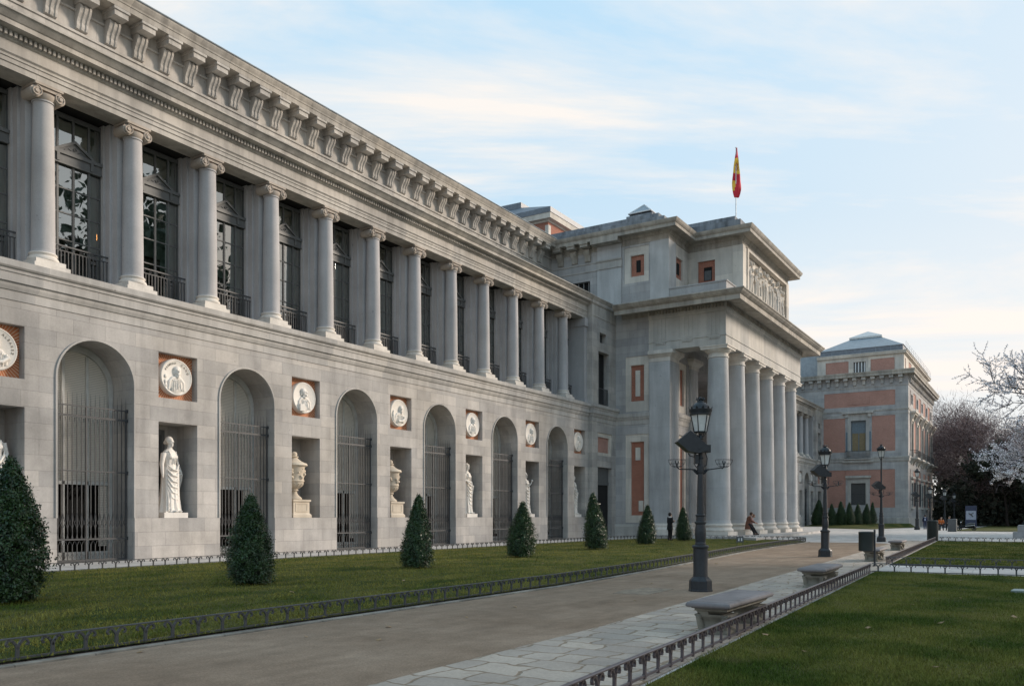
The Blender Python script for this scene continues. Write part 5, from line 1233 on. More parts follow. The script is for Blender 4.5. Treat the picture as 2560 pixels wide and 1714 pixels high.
# ================================================================= LOW FENCES
def post_mesh(post_h=.235):
    mb = MB(); mb.box(-.019, .019, -.013, .013, -.02, .15)
    mb.prism([(-.024, .0), (.024, .0), (.020, .03), (-.020, .03)], lambda p, a: (p[0], a, p[1]), -.018, .018)
    for sg in (-1, 1):
        pts = [(0, .115), (.022, .165), (.050, .200), (.082, .212), (.108, .200), (.120, .172), (.110, .150), (.095, .152)]; w_ = [.013, .013, .011, .010, .010, .009, .008, .006]
        for (x0, z0), (x1, z1), w0 in zip(pts, pts[1:], w_):
            dx, dz = x1 - x0, z1 - z0; L = math.hypot(dx, dz); nx, nz = -dz / L * w0, dx / L * w0; ex, ez = dx * .12, dz * .12
            mb.prism([(sg * (x0 - ex + nx), z0 - ez + nz), (sg * (x1 + ex + nx), z1 + ez + nz), (sg * (x1 + ex - nx), z1 + ez - nz), (sg * (x0 - ex - nx), z0 - ez - nz)], lambda p, a: (p[0], a, p[1]), -.014, .014)
    return mb
PM = {}
def post(rad_mat):
    if rad_mat not in PM: PM[rad_mat] = post_mesh().mesh('post', M[rad_mat])
    return PM[rad_mat]
def fence(label, pts, step, mat, zg=.03, group='low iron lawn edgings', maxp=98, top=.235, thick=.012):
    P = [Vector((p[0], p[1])) for p in pts]
    t = thing('lawn_edging', label, 'fence', (P[0].x, P[0].y, zg), group)
    mb = MB(); mb.sweep([(p.x, p.y) for p in P], [(-thick * 1.5, zg + top - .012), (thick * 1.5, zg + top - .012), (thick * 1.5, zg + top), (thick * .8, zg + top + .006), (-thick * .8, zg + top + .006), (-thick * 1.5, zg + top)]); mb.sweep([(p.x, p.y) for p in P], [(-.012, zg), (.012, zg), (.012, zg + .022), (-.012, zg + .022)])
    mb.build('rails', M[mat], t)
    d = 0; L = [0]
    for a, b in zip(P, P[1:]): L.append(L[-1] + (b - a).length)
    k = 0; rest = MB(); src = post(mat)
    s_ = step * .4
    while s_ < L[-1]:
        i = max(j for j in range(len(L)) if L[j] <= s_); i = min(i, len(P) - 2); f = (s_ - L[i]) / (L[i + 1] - L[i]); p = P[i].lerp(P[i + 1], f); dr = (P[i + 1] - P[i])
        ang = math.atan2(dr.y, dr.x)
        if k < maxp:
            o = link('post', src, t, (p.x, p.y, zg)); o.rotation_euler.z = ang
        else:
            ca, sa = math.cos(ang), math.sin(ang); rest.add([(p.x + v_.co.x * ca - v_.co.y * sa, p.y + v_.co.x * sa + v_.co.y * ca, zg + v_.co.z) for v_ in src.vertices], [tuple(q.vertices) for q in src.polygons])
        k += 1; s_ += step
    if rest.v: o = rest.build('far_posts', M[mat], t); o['kind'] = 'stuff'
    return t
fence('low iron edging with forked posts along the left of the gravel path', [(3.6, 9.53)] + FENCE_L[1:], .39, 'iron', maxp=95)
fence('low iron edging curving round the far end of the long lawn', [(53.2, 12.3), (54.7, 12.6), (55.9, 13.6), (56.5, 15.2), (56.6, 18.2), (55.6, 21.6), (53.8, 23.7)], .42, 'iron')
fence('low iron edging between the long lawn and the museum wall', [(12.4, 23.66), (36, 24.1), (48, 24.3), (53.8, 23.7)], .43, 'iron', maxp=97)
fence('low violet-grey edging between the flagstones and the near right lawn', [(4.8, 3.13), (7.3, 3.27), (25.6, fr(25.6))], .385, 'rail', thick=.018)
fence('low iron edging across the front of the cross path', [(25.6, fr(25.6) - .02), (25.75, 2.5), (26.2, -1.5), (26.4, -5)], .42, 'iron')
fence('low iron edging across the back of the cross path', [(29.8, fr(29.8)), (29.8, 1.0), (29.8, -5)], .42, 'iron')
fence('low violet-grey edging beside the flagstones on the middle lawn', [(29.8, fr(29.8) + .02), (45, fr(45) + .05), (59.6, 5.75)], .40, 'rail', thick=.018)
fence('low iron edging along the far side of the middle lawn', [(60.2, 5.6), (59.0, 1.5), (57.8, -3)], .42, 'iron')

# ================================================================= BENCHES
def make_bench():
    t = thing('stone_bench', 'x', 'bench', (0, 0, 0), 'stone benches along the flagstones')
    mb = MB(); L2, W2 = 1.06, .30
    n = 10; prof = [(0, .345), (.01, .358), (.05, .362), (.064, .378), (.066, .40), (.052, .424), (.02, .438), (-.02, .442)]
    base = [(-L2 + .06, W2 - .06), (-L2 + .06, -W2 + .06), (L2 - .06, -W2 + .06), (L2 - .06, W2 - .06)]
    # rounded slab: stack of outset rectangles
    rings = []
    for o, z in prof: rings.append([(x + math.copysign(o, x), y + math.copysign(o, y), z) for x, y in base])
    vs = [p for r_ in rings for p in r_]; fs = [(i * 4 + k, i * 4 + (k + 1) % 4, (i + 1) * 4 + (k + 1) % 4, (i + 1) * 4 + k) for i in range(len(prof) - 1) for k in range(4)]
    fs += [(3, 2, 1, 0), tuple((len(prof) - 1) * 4 + k for k in range(4))]
    mb.add(vs, fs); o = mb.build('seat_slab', M['benchtop'], t, 50)
    bv = o.modifiers.new('bevel', 'BEVEL'); bv.width = .035; bv.segments = 3; bv.limit_method = 'ANGLE'; bv.angle_limit = R(60)
    mb = MB(); mb.sweep([(-L2 + .14, W2 - .10), (-L2 + .14, -W2 + .10), (L2 - .14, -W2 + .10), (L2 - .14, W2 - .10), (-L2 + .14, W2 - .10)], [(-.16, .25), (-.08, .252), (-.03, .275), (.0, .30), (.03, .31), (.03, .33), (.05, .344), (-.16, .344)])
    mb.box(-L2 + .25, L2 - .25, -W2 + .2, W2 - .2, .255, .343)
    mb.build('apron', M['benchleg'], t, 40)
    for sg in (-1, 1):
        mb = MB(); xc = sg * (L2 - .36)
        pr = [(.21, .0), (.21, .035), (.185, .05), (.145, .09), (.135, .13), (.155, .175), (.20, .215), (.225, .24), (.225, .258)]
        vs = []; fs = []
        for hw, z in pr:
            vs += [(xc + a * hw * .95, b * (.02 + hw * .95), z) for a, b in ((-1, 1), (-1, -1), (1, -1), (1, 1))]
        fs = [(i * 4 + k, i * 4 + (k + 1) % 4, (i + 1) * 4 + (k + 1) % 4, (i + 1) * 4 + k) for i in range(len(pr) - 1) for k in range(4)] + [(3, 2, 1, 0), tuple((len(pr) - 1) * 4 + k for k in range(4))]
        mb.add(vs, fs)
        for b in (-1, 1): mb.tube((xc + sg * .13, b * .16, .05), (xc + sg * .22, b * .18, .24), .05, .035, 10); mb.tube((xc - .12, b * .205, .21), (xc + .12, b * .205, .21), .04, .04, 12)
        o = mb.build('leg', M['benchleg'], t, 50)
    return t
bn0 = make_bench(); bl = ['nearest stone bench, beside the closest lamp post, with its pinkish top', 'second stone bench, alone mid-way along the flagstones', 'third stone bench, behind the hanging litter bin post', 'farthest and smallest stone bench, before the cylindrical bin']
for i, (x, y, a) in enumerate(((11.95, 3.78, 0), (20.25, 4.33, 1.5), (32.5, 5.1, 2.0), (43.3, 5.78, 2.0))):
    b = bn0 if i == 0 else copy_tree(bn0); b.location = (x, y, .012); b.rotation_euler.z = R(a); b['label'] = bl[i]; b.scale = (1, 1, 1)

# ================================================================= LAMP POSTS
def make_lamp(tall=False):
    t = thing('lamp_post', 'x', 'street lamp', (0, 0, 0), 'old style lamp posts')
    k8 = lambda a, z: 1
    mb = MB(); mb.lathe([(.255, 0), (.255, .03), (.245, .04), (.240, .22), (.225, .245), (.19, .28), (.165, .31)], n=8, rot=.5)
    mb.build('pedestal', M['lampiron'], t)
    mb = MB(); ex = 1.35 if tall else 0
    mb.lathe([(.155, .30), (.155, .33), (.150, .36), (.152, .90), (.165, .915), (.178, .935), (.178, .955), (.16, .975), (.115, .985), (.115, 1.02), (.105, 1.04), (.12, 1.20), (.115, 1.30), (.10, 1.42), (.12, 1.435), (.125, 1.455), (.12, 1.475),
              (.095, 1.485), (.09, 1.58), (.105, 1.60), (.105, 1.62), (.08, 1.635), (.076, 1.75), (.062, 2.40), (.058, 2.50), (.075, 2.52), (.075, 2.66), (.06, 2.68), (.055, 2.8), (.07, 2.82), (.05, 2.86), (.045, 3.0 + ex * .5), (.04, 3.22 + ex), (.06, 3.24 + ex), (.05, 3.28 + ex), (.03, 3.34 + ex)], n=20)
    mb.build('shaft', M['lampiron'], t, 30)
    mb = MB()
    for sg in (-1, 1):
        mb.chain([(0, 0, 2.50), (sg * .12, 0, 2.575), (sg * .2, 0, 2.585), (sg * .46, 0, 2.60 + (.02 if sg > 0 else -.01))], [.022, .020, .013, .012], 6)
        mb.chain([(sg * .06, 0, 2.48), (sg * .14, 0, 2.56)], .02, 6)
        for d in (-.07, .07): mb.chain([(sg * .46, 0, 2.60), (sg * .50, d * .5, 2.64), (sg * .50 + d * .7, d, 2.76)], .012, 5)
    mb.build('cross_arm', M['lampiron'], t, 50)
    for sg in (-1, 1):
        mb = MB(); c = (sg * .50, 0, 2.62); rb = .185
        for k in range(10):
            a = 2 * PI * k / 10; mb.chain([(c[0] + rb * math.sin(q) * math.cos(a), rb * math.sin(q) * math.sin(a), c[2] + .17 * (1 - math.cos(q))) for q in [j * PI / 12 for j in range(7)]], .0035, 3)
        for q in (PI / 2, PI / 3, PI / 5): mb.chain([(c[0] + rb * math.sin(q) * math.cos(2 * PI * k / 20), rb * math.sin(q) * math.sin(2 * PI * k / 20), c[2] + .17 * (1 - math.cos(q))) for k in range(21)], .004, 3)
        mb.build('wire_basket', M['lampiron'], t)
    # floodlight
    mb = MB(); mb.prism([(-.52, 3.16), (-.24, 3.40), (.10, 3.10), (.14, 2.98), (-.06, 2.92), (-.28, 2.96)], lambda p, a: (p[0], a, p[1]), -.17, .17)
    mb.box(.02, .20, -.10, .10, 2.94, 3.10); mb.tube((-.05, -.19, 3.02), (-.05, .19, 3.02), .018, .018, 6)
    fl_ = mb.build('floodlight', M['greypaint'] if 0 else M['lampiron'], t)
    mb = MB(); mb.chain([(-.26, 0, 2.93), (-.22, 0, 2.87), (-.12, 0, 2.85), (-.05, 0, 2.90)], .013, 5); mb.chain([(-.12, 0, 2.93), (-.10, 0, 2.75), (-.04, 0, 2.70)], .02, 6); mb.box(-.13, -.045, -.06, .06, 2.70, 2.90); mb.chain([(.1, 0, 2.95), (.15, .02, 2.82), (.13, 0, 2.68), (.05, 0, 2.62)], .012, 5)
    mb.chain([(-.05, .03, 2.9), (-.09, .02, 2.78), (-.13, .05, 2.72), (-.06, .02, 2.6)], .01, 5)
    mb.build('bracket', M['lampiron'], fl_, 50)
    # lantern
    Z = 3.36 + ex
    mb = MB(); mb.lathe([(.12, Z), (.14, Z + .01), (.14, Z + .03), (.12, Z + .035)], n=6)
    for k in range(6):
        a = 2 * PI * k / 6; mb.tube((.135 * math.cos(a), .135 * math.sin(a), Z + .02), (.205 * math.cos(a), .205 * math.sin(a), Z + .38), .011, .011, 5)
        mb.chain([(.03 * math.cos(a), .03 * math.sin(a), Z - .12), (.08 * math.cos(a), .08 * math.sin(a), Z - .06), (.125 * math.cos(a), .125 * math.sin(a), Z + .01)], .009, 4)
    mb.lathe([(.21, Z + .375), (.225, Z + .385), (.225, Z + .43), (.24, Z + .45), (.245, Z + .50), (.20, Z + .52), (.19, Z + .55), (.155, Z + .60), (.11, Z + .635), (.075, Z + .65), (.065, Z + .68), (.075, Z + .69), (.05, Z + .70)], n=24)
    for k in range(12):
        a = 2 * PI * k / 12; ca, sa = math.cos(a), math.sin(a)
        mb.add([(.235 * ca - .035 * sa, .235 * sa + .035 * ca, Z + .49), (.235 * ca + .035 * sa, .235 * sa - .035 * ca, Z + .49), (.265 * ca, .265 * sa, Z + .56), (.22 * ca, .22 * sa, Z + .50)], [(0, 1, 2), (1, 3, 2), (3, 0, 2)])
    for k in range(6):
        a = 2 * PI * k / 6; ca, sa = math.cos(a), math.sin(a); mb.chain([(.05 * ca, .05 * sa, Z + .68), (.085 * ca, .085 * sa, Z + .71), (.075 * ca, .075 * sa, Z + .76)], [.015, .018, .006], 5)
    mb.ball((0, 0, Z + .73), .035)
    mb.build('lantern_frame', M['lampiron'], t, 40)
    mb = MB(); mb.lathe([(.125, Z + .03), (.198, Z + .378)], n=6); mb.build('lantern_glass', M['whiteplastic'], t)
    return t
lp = make_lamp(); lt = make_lamp(True)
lamps = [(17.29, 6.156, 1.0, 0, lp, 'nearest and largest black lamp post with floodlight and wire baskets'), (34.48, 7.206, 1.065, 4, lp, 'second black lamp post, standing at the end of the gravel path'),
         (56.3, 8.44, 1.105, 8, lt, 'tall slender lamp post before the brick pavilion side wall'), (107.6, 12.28, 1.30, 6, lt, 'greenish lamp post at the corner of the brick pavilion'),
         (113.3, 11.5, 1.27, 0, lp, 'lamp post standing right behind the walker in navy'), (130.0, 11.4, 1.30, 0, lp, 'first of the three small lamps against the dark trees'),
         (146.0, 11.5, 1.27, 0, lp, 'second of the three small lamps against the dark trees'), (165.0, 11.3, 1.22, 0, lp, 'third and smallest lamp against the dark trees')]
for i, (x, y, s_, a, src, lb) in enumerate(lamps):
    l = src if i in (0, 2) else copy_tree(src)
    l.location = (x, y, .005); l.scale = (s_,) * 3; l.rotation_euler.z = R(32.2 - 90 + a); l['label'] = lb

# ================================================================= BINS, SIGNS, SMALL THINGS
# hanging bin on a post
t = thing('litter_bin', 'dark grey litter bin hung on a post between the two lamp posts and a bench', 'bin', (28.9, 4.53, 0)); hs = 28.9
mb = MB(); mb.tube((0, 0, 0), (0, 0, 1.14), .032, .032, 10); mb.ball((0, 0, 1.14), .034); mb.tube((0, 0, 0), (0, 0, .02), .08, .08, 12)
mb.build('post', M['lampiron'], t, 50, loc=(28.9, 4.53, 0))
ca, sa = math.cos(R(32.2 - 90)), math.sin(R(32.2 - 90))
mb = MB(); mb.lathe([(.20, .48), (.235, .50), (.235, 1.04), (.24, 1.05), (.24, 1.08), (.22, 1.10), (.10, 1.11)], c=(-.27, 0, 0), n=28, sy=.75)
mb.v = [(x * ca - y * sa, x * sa + y * ca, z) for x, y, z in mb.v]
mb.build('bin_body', M['bingreen'], t, 30, loc=(28.9, 4.53, 0))
mb = MB(); mb.box(-.06, .01, -.03, .03, .52, .56); mb.box(-.06, .01, -.03, .03, 1.0, 1.04); mb.v = [(x * ca - y * sa, x * sa + y * ca, z) for x, y, z in mb.v]; mb.build('bin_bracket', M['lampiron'], t, loc=(28.9, 4.53, 0))
def bin_(x, y, r, h, mat, label, sq=False):
    t = thing('litter_bin', label, 'bin', (x, y, 0))
    mb = MB(); mb.lathe([(r * .96, 0), (r, .03), (r, h * .9), (r * 1.04, h * .91), (r * 1.04, h * .94)], n=4 if sq else 28, rot=.5 if sq else 0); mb.build('bin_body', M[mat], t, 30, loc=(x, y, .005))
    mb = MB(); mb.lathe([(r * 1.0, h * .94), (r * .98, h * .97), (r * .8, h), (r * .1, h)], n=4 if sq else 28, rot=.5 if sq else 0); mb.build('lid', M['bingreen' if not sq else 'greypaint'], t, 30, loc=(x, y, .005))
bin_(60.5, 6.0, .33, 1.32, 'bingreen', 'big black cylindrical bin at the far corner of the middle lawn')
bin_(97.0, 7.8, .55, 1.3, 'greypaint', 'square grey bin beside the people resting on the far bench', True)
# dark pillar with poster
t = thing('notice_board', 'dark blue upright board with a pale poster before the far trees', 'notice board', (130, 8.2, 0))
mb = MB(); mb.box(-.15, .15, -.68, .68, 0, 3.0); mb.build('board', M['navy'], t, loc=(130, 8.2, 0))
mb = MB(); mb.box(-.17, -.151, -.60, .60, 1.1, 2.3); p_ = mb.build('poster', plain('poster_paper', (.40, .42, .50), .6), t, loc=(130, 8.2, 0))
mb = MB(); mb.chain([(-.18, .28, 1.98), (-.18, .02, 1.82), (-.18, -.20, 1.55), (-.18, -.26, 1.52)], [.05, .09, .07, .02], 6); mb.chain([(-.18, -.02, 1.85), (-.18, -.3, 2.0)], [.07, .04], 5); mb.build('dark_motif', M['frame'], p_, loc=(130, 8.2, 0))
# small lawn sign with two white pictograms
t = thing('lawn_sign', 'small dark sign with two white hand-like marks at the end of the long lawn', 'sign', (43.5, 13.35, .03))
mb = MB(); mb.tube((-.16, 0, 0), (-.16, 0, .34), .014, .014, 6); mb.tube((.16, 0, 0), (.16, 0, .34), .014, .014, 6); mb.build('legs', M['lampiron'], t, loc=(43.5, 13.35, .03))
mb = MB(); mb.box(-.19, .19, -.012, .012, .20, .50); pl = mb.build('sign_plate', M['greypaint'], t, loc=(43.5, 13.35, .03))
mb = MB()
for cx in (-.07, .08):
    mb.box(cx - .03, cx + .035, -.018, -.012, .27, .37)
    for q in range(3): mb.box(cx - .03 + q * .025, cx - .014 + q * .025, -.018, -.012, .37, .44 - .02 * abs(q - 1))
mb.build('pictogram', M['white'], pl, loc=(43.5, 13.35, .03))
t.rotation_euler.z = R(-50)
# pale plaque in the near lawn
mb = MB(); mb.pz([(20.1, .55), (20.6, .50), (20.75, -.6), (20.0, -.5)], .02, .075); tag(mb.build('stone_plaque', plain('green_grey_slab', (.25, .30, .29), .7)), 'pale green-grey slab lying in the near lawn at the right edge', 'slab')
# monument pedestal, right edge
t = thing('monument', 'grey stone monument base cut by the right edge of the photo', 'monument', (73.4, .3, 0))
mb = MB(); mb.box(-1.2, 1.4, -1.6, 1.55, 0, .42); mb.box(-1.0, 1.2, -1.5, 1.25, .42, .86); mb.sweep([(-.98, 1.2), (-.98, -1.4)], [(0, .86), (.06, .88), (0, .95)])
mb.build('stepped_base', M['ashlar_block'], t, loc=(73.4, .3, 0))
mb = MB(); mb.box(-.6, .8, -1.2, .35, .86, 1.9); mb.build('shaft', M['marble'], t, loc=(73.4, .3, 0))
mb = MB()
rr = random.Random(9)
for k in range(9): mb.chain([(-.7 + rr.uniform(-.1, .1), .55, .9), (-.8 + rr.uniform(-.3, .3), .75 + rr.uniform(-.2, .3), 1.1 + rr.uniform(0, .2))], [.05, .02], 5)
mb.ball((-.75, .7, 1.0), .20, 10, 8, (.6, 1.5, .5)); mb.build('bronze_wreath', M['bingreen'], t, loc=(73.4, .3, 0))

# fallen leaves
mb = MB(); mb.add([(-.05, -.02, 0), (-.01, -.045, .012), (.03, -.03, .0), (.06, .0, .018), (.02, .035, .004), (-.03, .04, .016)], [(0, 1, 2, 3, 4, 5)]); lm = mb.mesh('fallen_leaf', M['deadleaf'], fix=False)
rr = random.Random(21)
lv = [(9.4, 7.9), (8.1, 7.2), (7.9, 8.3), (10.6, 7.6), (12.5, 7.9), (14.8, 6.4), (18.7, 7.9), (24.0, 8.6), (27.5, 9.2), (30.5, 8.4), (6.2, 9.0), (11.0, 3.0), (12.6, 2.1), (10.0, 2.4), (13.5, 1.2), (9.4, .9), (16.0, 2.0), (17.8, 1.4), (15.2, .4), (21.0, 2.6), (22.5, 1.6), (9.0, 12.4), (12.0, 12.8), (14.5, 12.3), (15.8, 13.0), (17.4, 12.5), (20.0, 12.6), (23.5, 13.6)]
for x, y in lv:
    onlawn = y > 9.3 or y < 3.4
    o = link('fallen_leaf', lm, None, (x + rr.uniform(-.2, .2), y + rr.uniform(-.1, .1), .055 if onlawn else .012)); o.rotation_euler = (rr.uniform(-.3, .3), rr.uniform(-.3, .3), rr.uniform(0, 6)); s_ = rr.uniform(.55, 1.15); o.scale = (s_, s_, s_)
    tag(o, 'small dry brown leaf fallen on the grass' if onlawn else 'small dry brown leaf fallen on the gravel path', 'leaf', 'fallen leaves on the lawns' if onlawn else 'fallen leaves on the gravel path')

# ================================================================= PEOPLE
def person(loc, rotz, label, pose, body_mats, scale=1.0):
    """pose: dict of joints in metres, facing -Y. body_mats: coat, trousers, hair"""
    t = thing('person', label, 'person', (0, 0, 0)); P = {k: Vector(v_) for k, v_ in pose.items() if not k.startswith('_')}
    mb = MB(); hd = P['head']; nk = P['neck']; pel = P['pelvis']; chs = P['chest']
    mb.ball(tuple(hd), .105, 16, 12, (.80, .95, 1.18)); f = P.get('face', Vector((0, -1, 0)))
    mb.ball(tuple(hd + f * .105 + Vector((0, 0, -.01))), .020, 8, 6, (.8, .9, 1.4)); mb.ball(tuple(hd + f * .085 + Vector((0, 0, -.055))), .026, 8, 6, (1.2, 1, .5)); mb.ball(tuple(hd + f * .06 + Vector((0, 0, -.085))), .045, 8, 6)
    sd = f.cross(Vector((0, 0, 1)))
    for sg in (-1, 1):
        mb.ball(tuple(hd + sd * (sg * .088)), .022, 6, 5, (.6, .8, 1.3)); mb.ball(tuple(hd + f * .088 + sd * (sg * .034) + Vector((0, 0, .02))), .013, 6, 5)
    mb.chain([tuple(chs), tuple(nk), tuple(hd + Vector((0, 0, -.06)))], [.12, .058, .055], 12); mb.chain([tuple(pel), tuple(pel.lerp(chs, .5)), tuple(chs)], [.145, .125, .15], 14)
    for sg, S_ in ((-1, 'l'), (1, 'r')):
        sh, el, ha = P['sh' + S_], P['el' + S_], P['ha' + S_]; mb.chain([tuple(chs), tuple(sh), tuple(el), tuple(ha)], [.09, .058, .042, .028], 10)
        d = (ha - el).normalized(); side = d.orthogonal().normalized(); mb.ball(tuple(ha + d * .045), .038, 10, 8, (1, .7, 1.1))
        for q in range(4): b_ = ha + d * .075 + side * (.017 * (q - 1.5)); c_ = d + P['bend'] * .5 if 'bend' in P else d; mb.chain([tuple(b_), tuple(b_ + d * .035), tuple(b_ + d * (.065 - .008 * abs(q - 1.3)) + Vector((0, 0, -.012)))], [.010, .009, .007], 6)
        b_ = ha + d * .03 + side * .035; mb.chain([tuple(b_), tuple(b_ + d * .03 + side * .02)], [.011, .009], 6)
        hip, kn, an = P['hip' + S_], P['kn' + S_], P['an' + S_]; mb.chain([tuple(pel), tuple(hip), tuple(kn), tuple(an)], [.12, .085, .055, .038], 10); mb.chain([tuple(an), tuple(an + f * .10 + Vector((0, 0, -.045)))], [.045, .035], 8)
    remesh(mb, 'body', M['skin'], .012, 1, parent=t)
    mb = MB(); up = Vector((0, 0, 1)); mb.ball(tuple(hd - f * .025 + up * .03), .118, 14, 10, (.86, 1.0, 1.08))
    if pose.get('_long'): mb.chain([tuple(hd - f * .07), tuple(nk - f * .06)], [.09, .07], 10)
    # keep the face free
    mb2 = MB(); mb2.v = mb.v; mb2.f = [q for q in mb.f if (sum((Vector(mb.v[i]) - hd).dot(f) for i in q) / len(q) < .045 or sum(mb.v[i][2] for i in q) / len(q) > hd.z + .075)]; mb2.m = [0] * len(mb2.f)
    mb2.build('hair', M[body_mats[2]], t, 60)
    mb = MB(); cl = pose.get('_coatlen', .0)
    mb.chain([tuple(pel + Vector((0, 0, -.05 - cl))), tuple(pel), tuple(pel.lerp(chs, .5)), tuple(chs + up * .02), tuple(nk + up * -.03)], [.175 + cl * .12, .17, .155, .175, .075], 16)
    for S_ in 'lr': mb.chain([tuple(chs), tuple(P['sh' + S_]), tuple(P['el' + S_]), tuple(P['ha' + S_])], [.11, .082, .064, .05], 12)
    remesh(mb, 'coat', M[body_mats[0]], .016, 2, parent=t)
    mb = MB()
    for S_ in 'lr': mb.chain([tuple(pel), tuple(P['hip' + S_]), tuple(P['kn' + S_]), tuple(P['an' + S_])], [.15, .108, .078, .062], 12)
    remesh(mb, 'trousers', M[body_mats[1]], .016, 2, parent=t)
    mb = MB()
    for S_ in 'lr': a = P['an' + S_]; mb.chain([tuple(a - f * .05 + Vector((0, 0, -.04))), tuple(a + f * .06 + Vector((0, 0, -.045))), tuple(a + f * .15 + Vector((0, 0, -.055)))], [.05, .052, .038], 10)
    mb.build('shoes', M['cloth_black'], t, 60)
    t.location = loc; t.rotation_euler.z = rotz; t.scale = (scale,) * 3
    return t
STAND = dict(head=(0, 0, 1.60), neck=(0, .01, 1.46), chest=(0, .01, 1.28), pelvis=(0, .02, .95), shl=(-.19, .01, 1.40), shr=(.19, .01, 1.40), ell=(-.24, .03, 1.12), elr=(.24, .03, 1.12), hal=(-.22, -.10, .90), har=(.22, -.10, .90),
             hipl=(-.09, .02, .90), hipr=(.09, .02, .90), knl=(-.10, -.01, .50), knr=(.10, .0, .50), anl=(-.10, .02, .09), anr=(.10, .02, .09))
def pz(**k): d = dict(STAND); d.update(k); return d
p1 = person((51.6, 20.4, .03), R(60), 'person in black with a white collar standing beside a cone bush', pz(hal=(-.05, -.26, 1.18), har=(.08, -.27, 1.22), _coatlen=.25), ('cloth_black', 'cloth_black', 'hair'), 1.03)
mb = MB(); mb.lathe([(.075, 1.40), (.095, 1.43), (.085, 1.48), (.06, 1.50)], n=16); mb.build('collar', M['cloth_white'], p1, 50)
SIT = dict(head=(0, -.02, 1.22), neck=(0, .03, 1.08), chest=(0, .06, .90), pelvis=(0, .10, .58), shl=(-.19, .05, 1.02), shr=(.19, .05, 1.02), ell=(-.25, -.05, .78), elr=(.25, -.05, .78), hal=(-.12, -.30, .72), har=(.12, -.30, .72),
           hipl=(-.09, .06, .55), hipr=(.09, .06, .55), knl=(-.13, -.38, .52), knr=(.13, -.36, .54), anl=(-.13, -.48, .09), anr=(.15, -.52, .09))
LEAN = dict(STAND); LEAN.update(head=(0, -.06, 1.45), neck=(0, .06, 1.32), chest=(0, .12, 1.14), pelvis=(0, .20, .80), shl=(-.19, .10, 1.26), shr=(.19, .10, 1.26), ell=(-.25, .02, 1.0), elr=(.24, -.02, 1.0), hal=(-.10, -.24, .88), har=(.10, -.26, .90),
           hipl=(-.09, .16, .76), hipr=(.09, .16, .76), knl=(-.10, -.10, .46), knr=(.10, -.06, .46), anl=(-.12, -.20, .09), anr=(.12, -.30, .09), _coatlen=.35)
person((62.1, 18.25, .19), R(28), 'person in a long brown coat leaning by the first giant column base', LEAN, ('cloth_brown', 'cloth_black', 'brownhair'), 1.06)
person((63.0, 18.35, .19), R(10), 'person in dusty pink sitting just behind the one in the brown coat', pz(**{k: v_ for k, v_ in LEAN.items() if not k.startswith('_')}), ('cloth_pink', 'cloth_black', 'brownhair'), .98)
p3 = person((108.5, 11.55, .02), R(98), 'pedestrian in a navy jacket seen from behind near the pavilion corner', pz(knl=(-.10, -.10, .50), anl=(-.10, -.12, .10), anr=(.10, .14, .12), hal=(-.25, .12, .88)), ('cloth_blue', 'cloth_jeans', 'hair'), 1.0)
mb = MB(); mb.box(-.13, .13, .16, .215, 1.36, 1.44); mb.box(-.09, .09, .16, .21, 1.02, 1.28); mb.build('jacket_print', plain('pale_print', (.30, .34, .45), .8), p3)
# far bench with two seated people
t = thing('park_bench', 'pale stone bench far off before the dark trees, people sitting on it', 'bench', (105, 9.0, 0))
mb = MB(); mb.box(-.35, .35, -1.1, 1.1, .44, .56); mb.build('seat', M['benchtop'], t, loc=(105, 9.0, 0))
for q in (-.8, .8):
    mb = MB(); mb.box(-.28, .28, q - .14, q + .14, 0, .44); mb.box(-.33, .33, q - .18, q + .18, 0, .07); mb.build('leg', M['benchleg'], t, loc=(105, 9.0, 0))
person((104.9, 9.55, 0), R(-80), 'person in an orange jacket sitting on the far bench', SIT, ('cloth_orange', 'cloth_grey', 'hair'), 1.1)
person((105.1, 8.75, 0), R(-100), 'person in dark clothes sitting beside the one in orange', SIT, ('cloth_grey', 'cloth_black', 'hair'), 1.15)
# parked bicycle-like dark scooter beyond the bench
t = thing('parked_scooter', 'dark parked scooter with pale trim beside the far grey bin', 'scooter', (104, 6.9, 0)); L = (104, 6.9, 0)
mb = MB()
mb.chain([(-.1, .75, .35), (0, .3, .45), (0, -.2, .45), (0, -.65, .55)], [.14, .16, .2, .2], 12); mb.chain([(0, .72, .35), (0, .60, .75), (0, .52, 1.0)], [.10, .09, .05], 10); mb.chain([(-.3, .5, 1.02), (0, .52, 1.0), (.3, .5, 1.02)], .025, 6); mb.build('body', M['cloth_black'], t, 60, loc=L)
for yy, nm in ((.78, 'front'), (-.62, 'rear')):
    mb = MB(); mb.chain([(0, yy + .20 * math.cos(a), .24 + .20 * math.sin(a)) for a in [k * PI / 8 for k in range(17)]], .05, 8); mb.tube((-.04, yy, .24), (.04, yy, .24), .12, .12, 14); mb.build('wheel', M['bingreen'], t, 50, loc=L)
mb = MB(); mb.chain([(0, .1, .66), (0, -.25, .74), (0, -.7, .76)], [.08, .12, .09], 10); mb.build('saddle', M['greypaint'], t, 60, loc=L)
mb = MB(); mb.tube((-.17, .2, .5), (-.2, -.7, .6), .03, .03, 6); mb.ball((0, .62, .9), .08); mb.build('trim', M['white'], t, 50, loc=L)

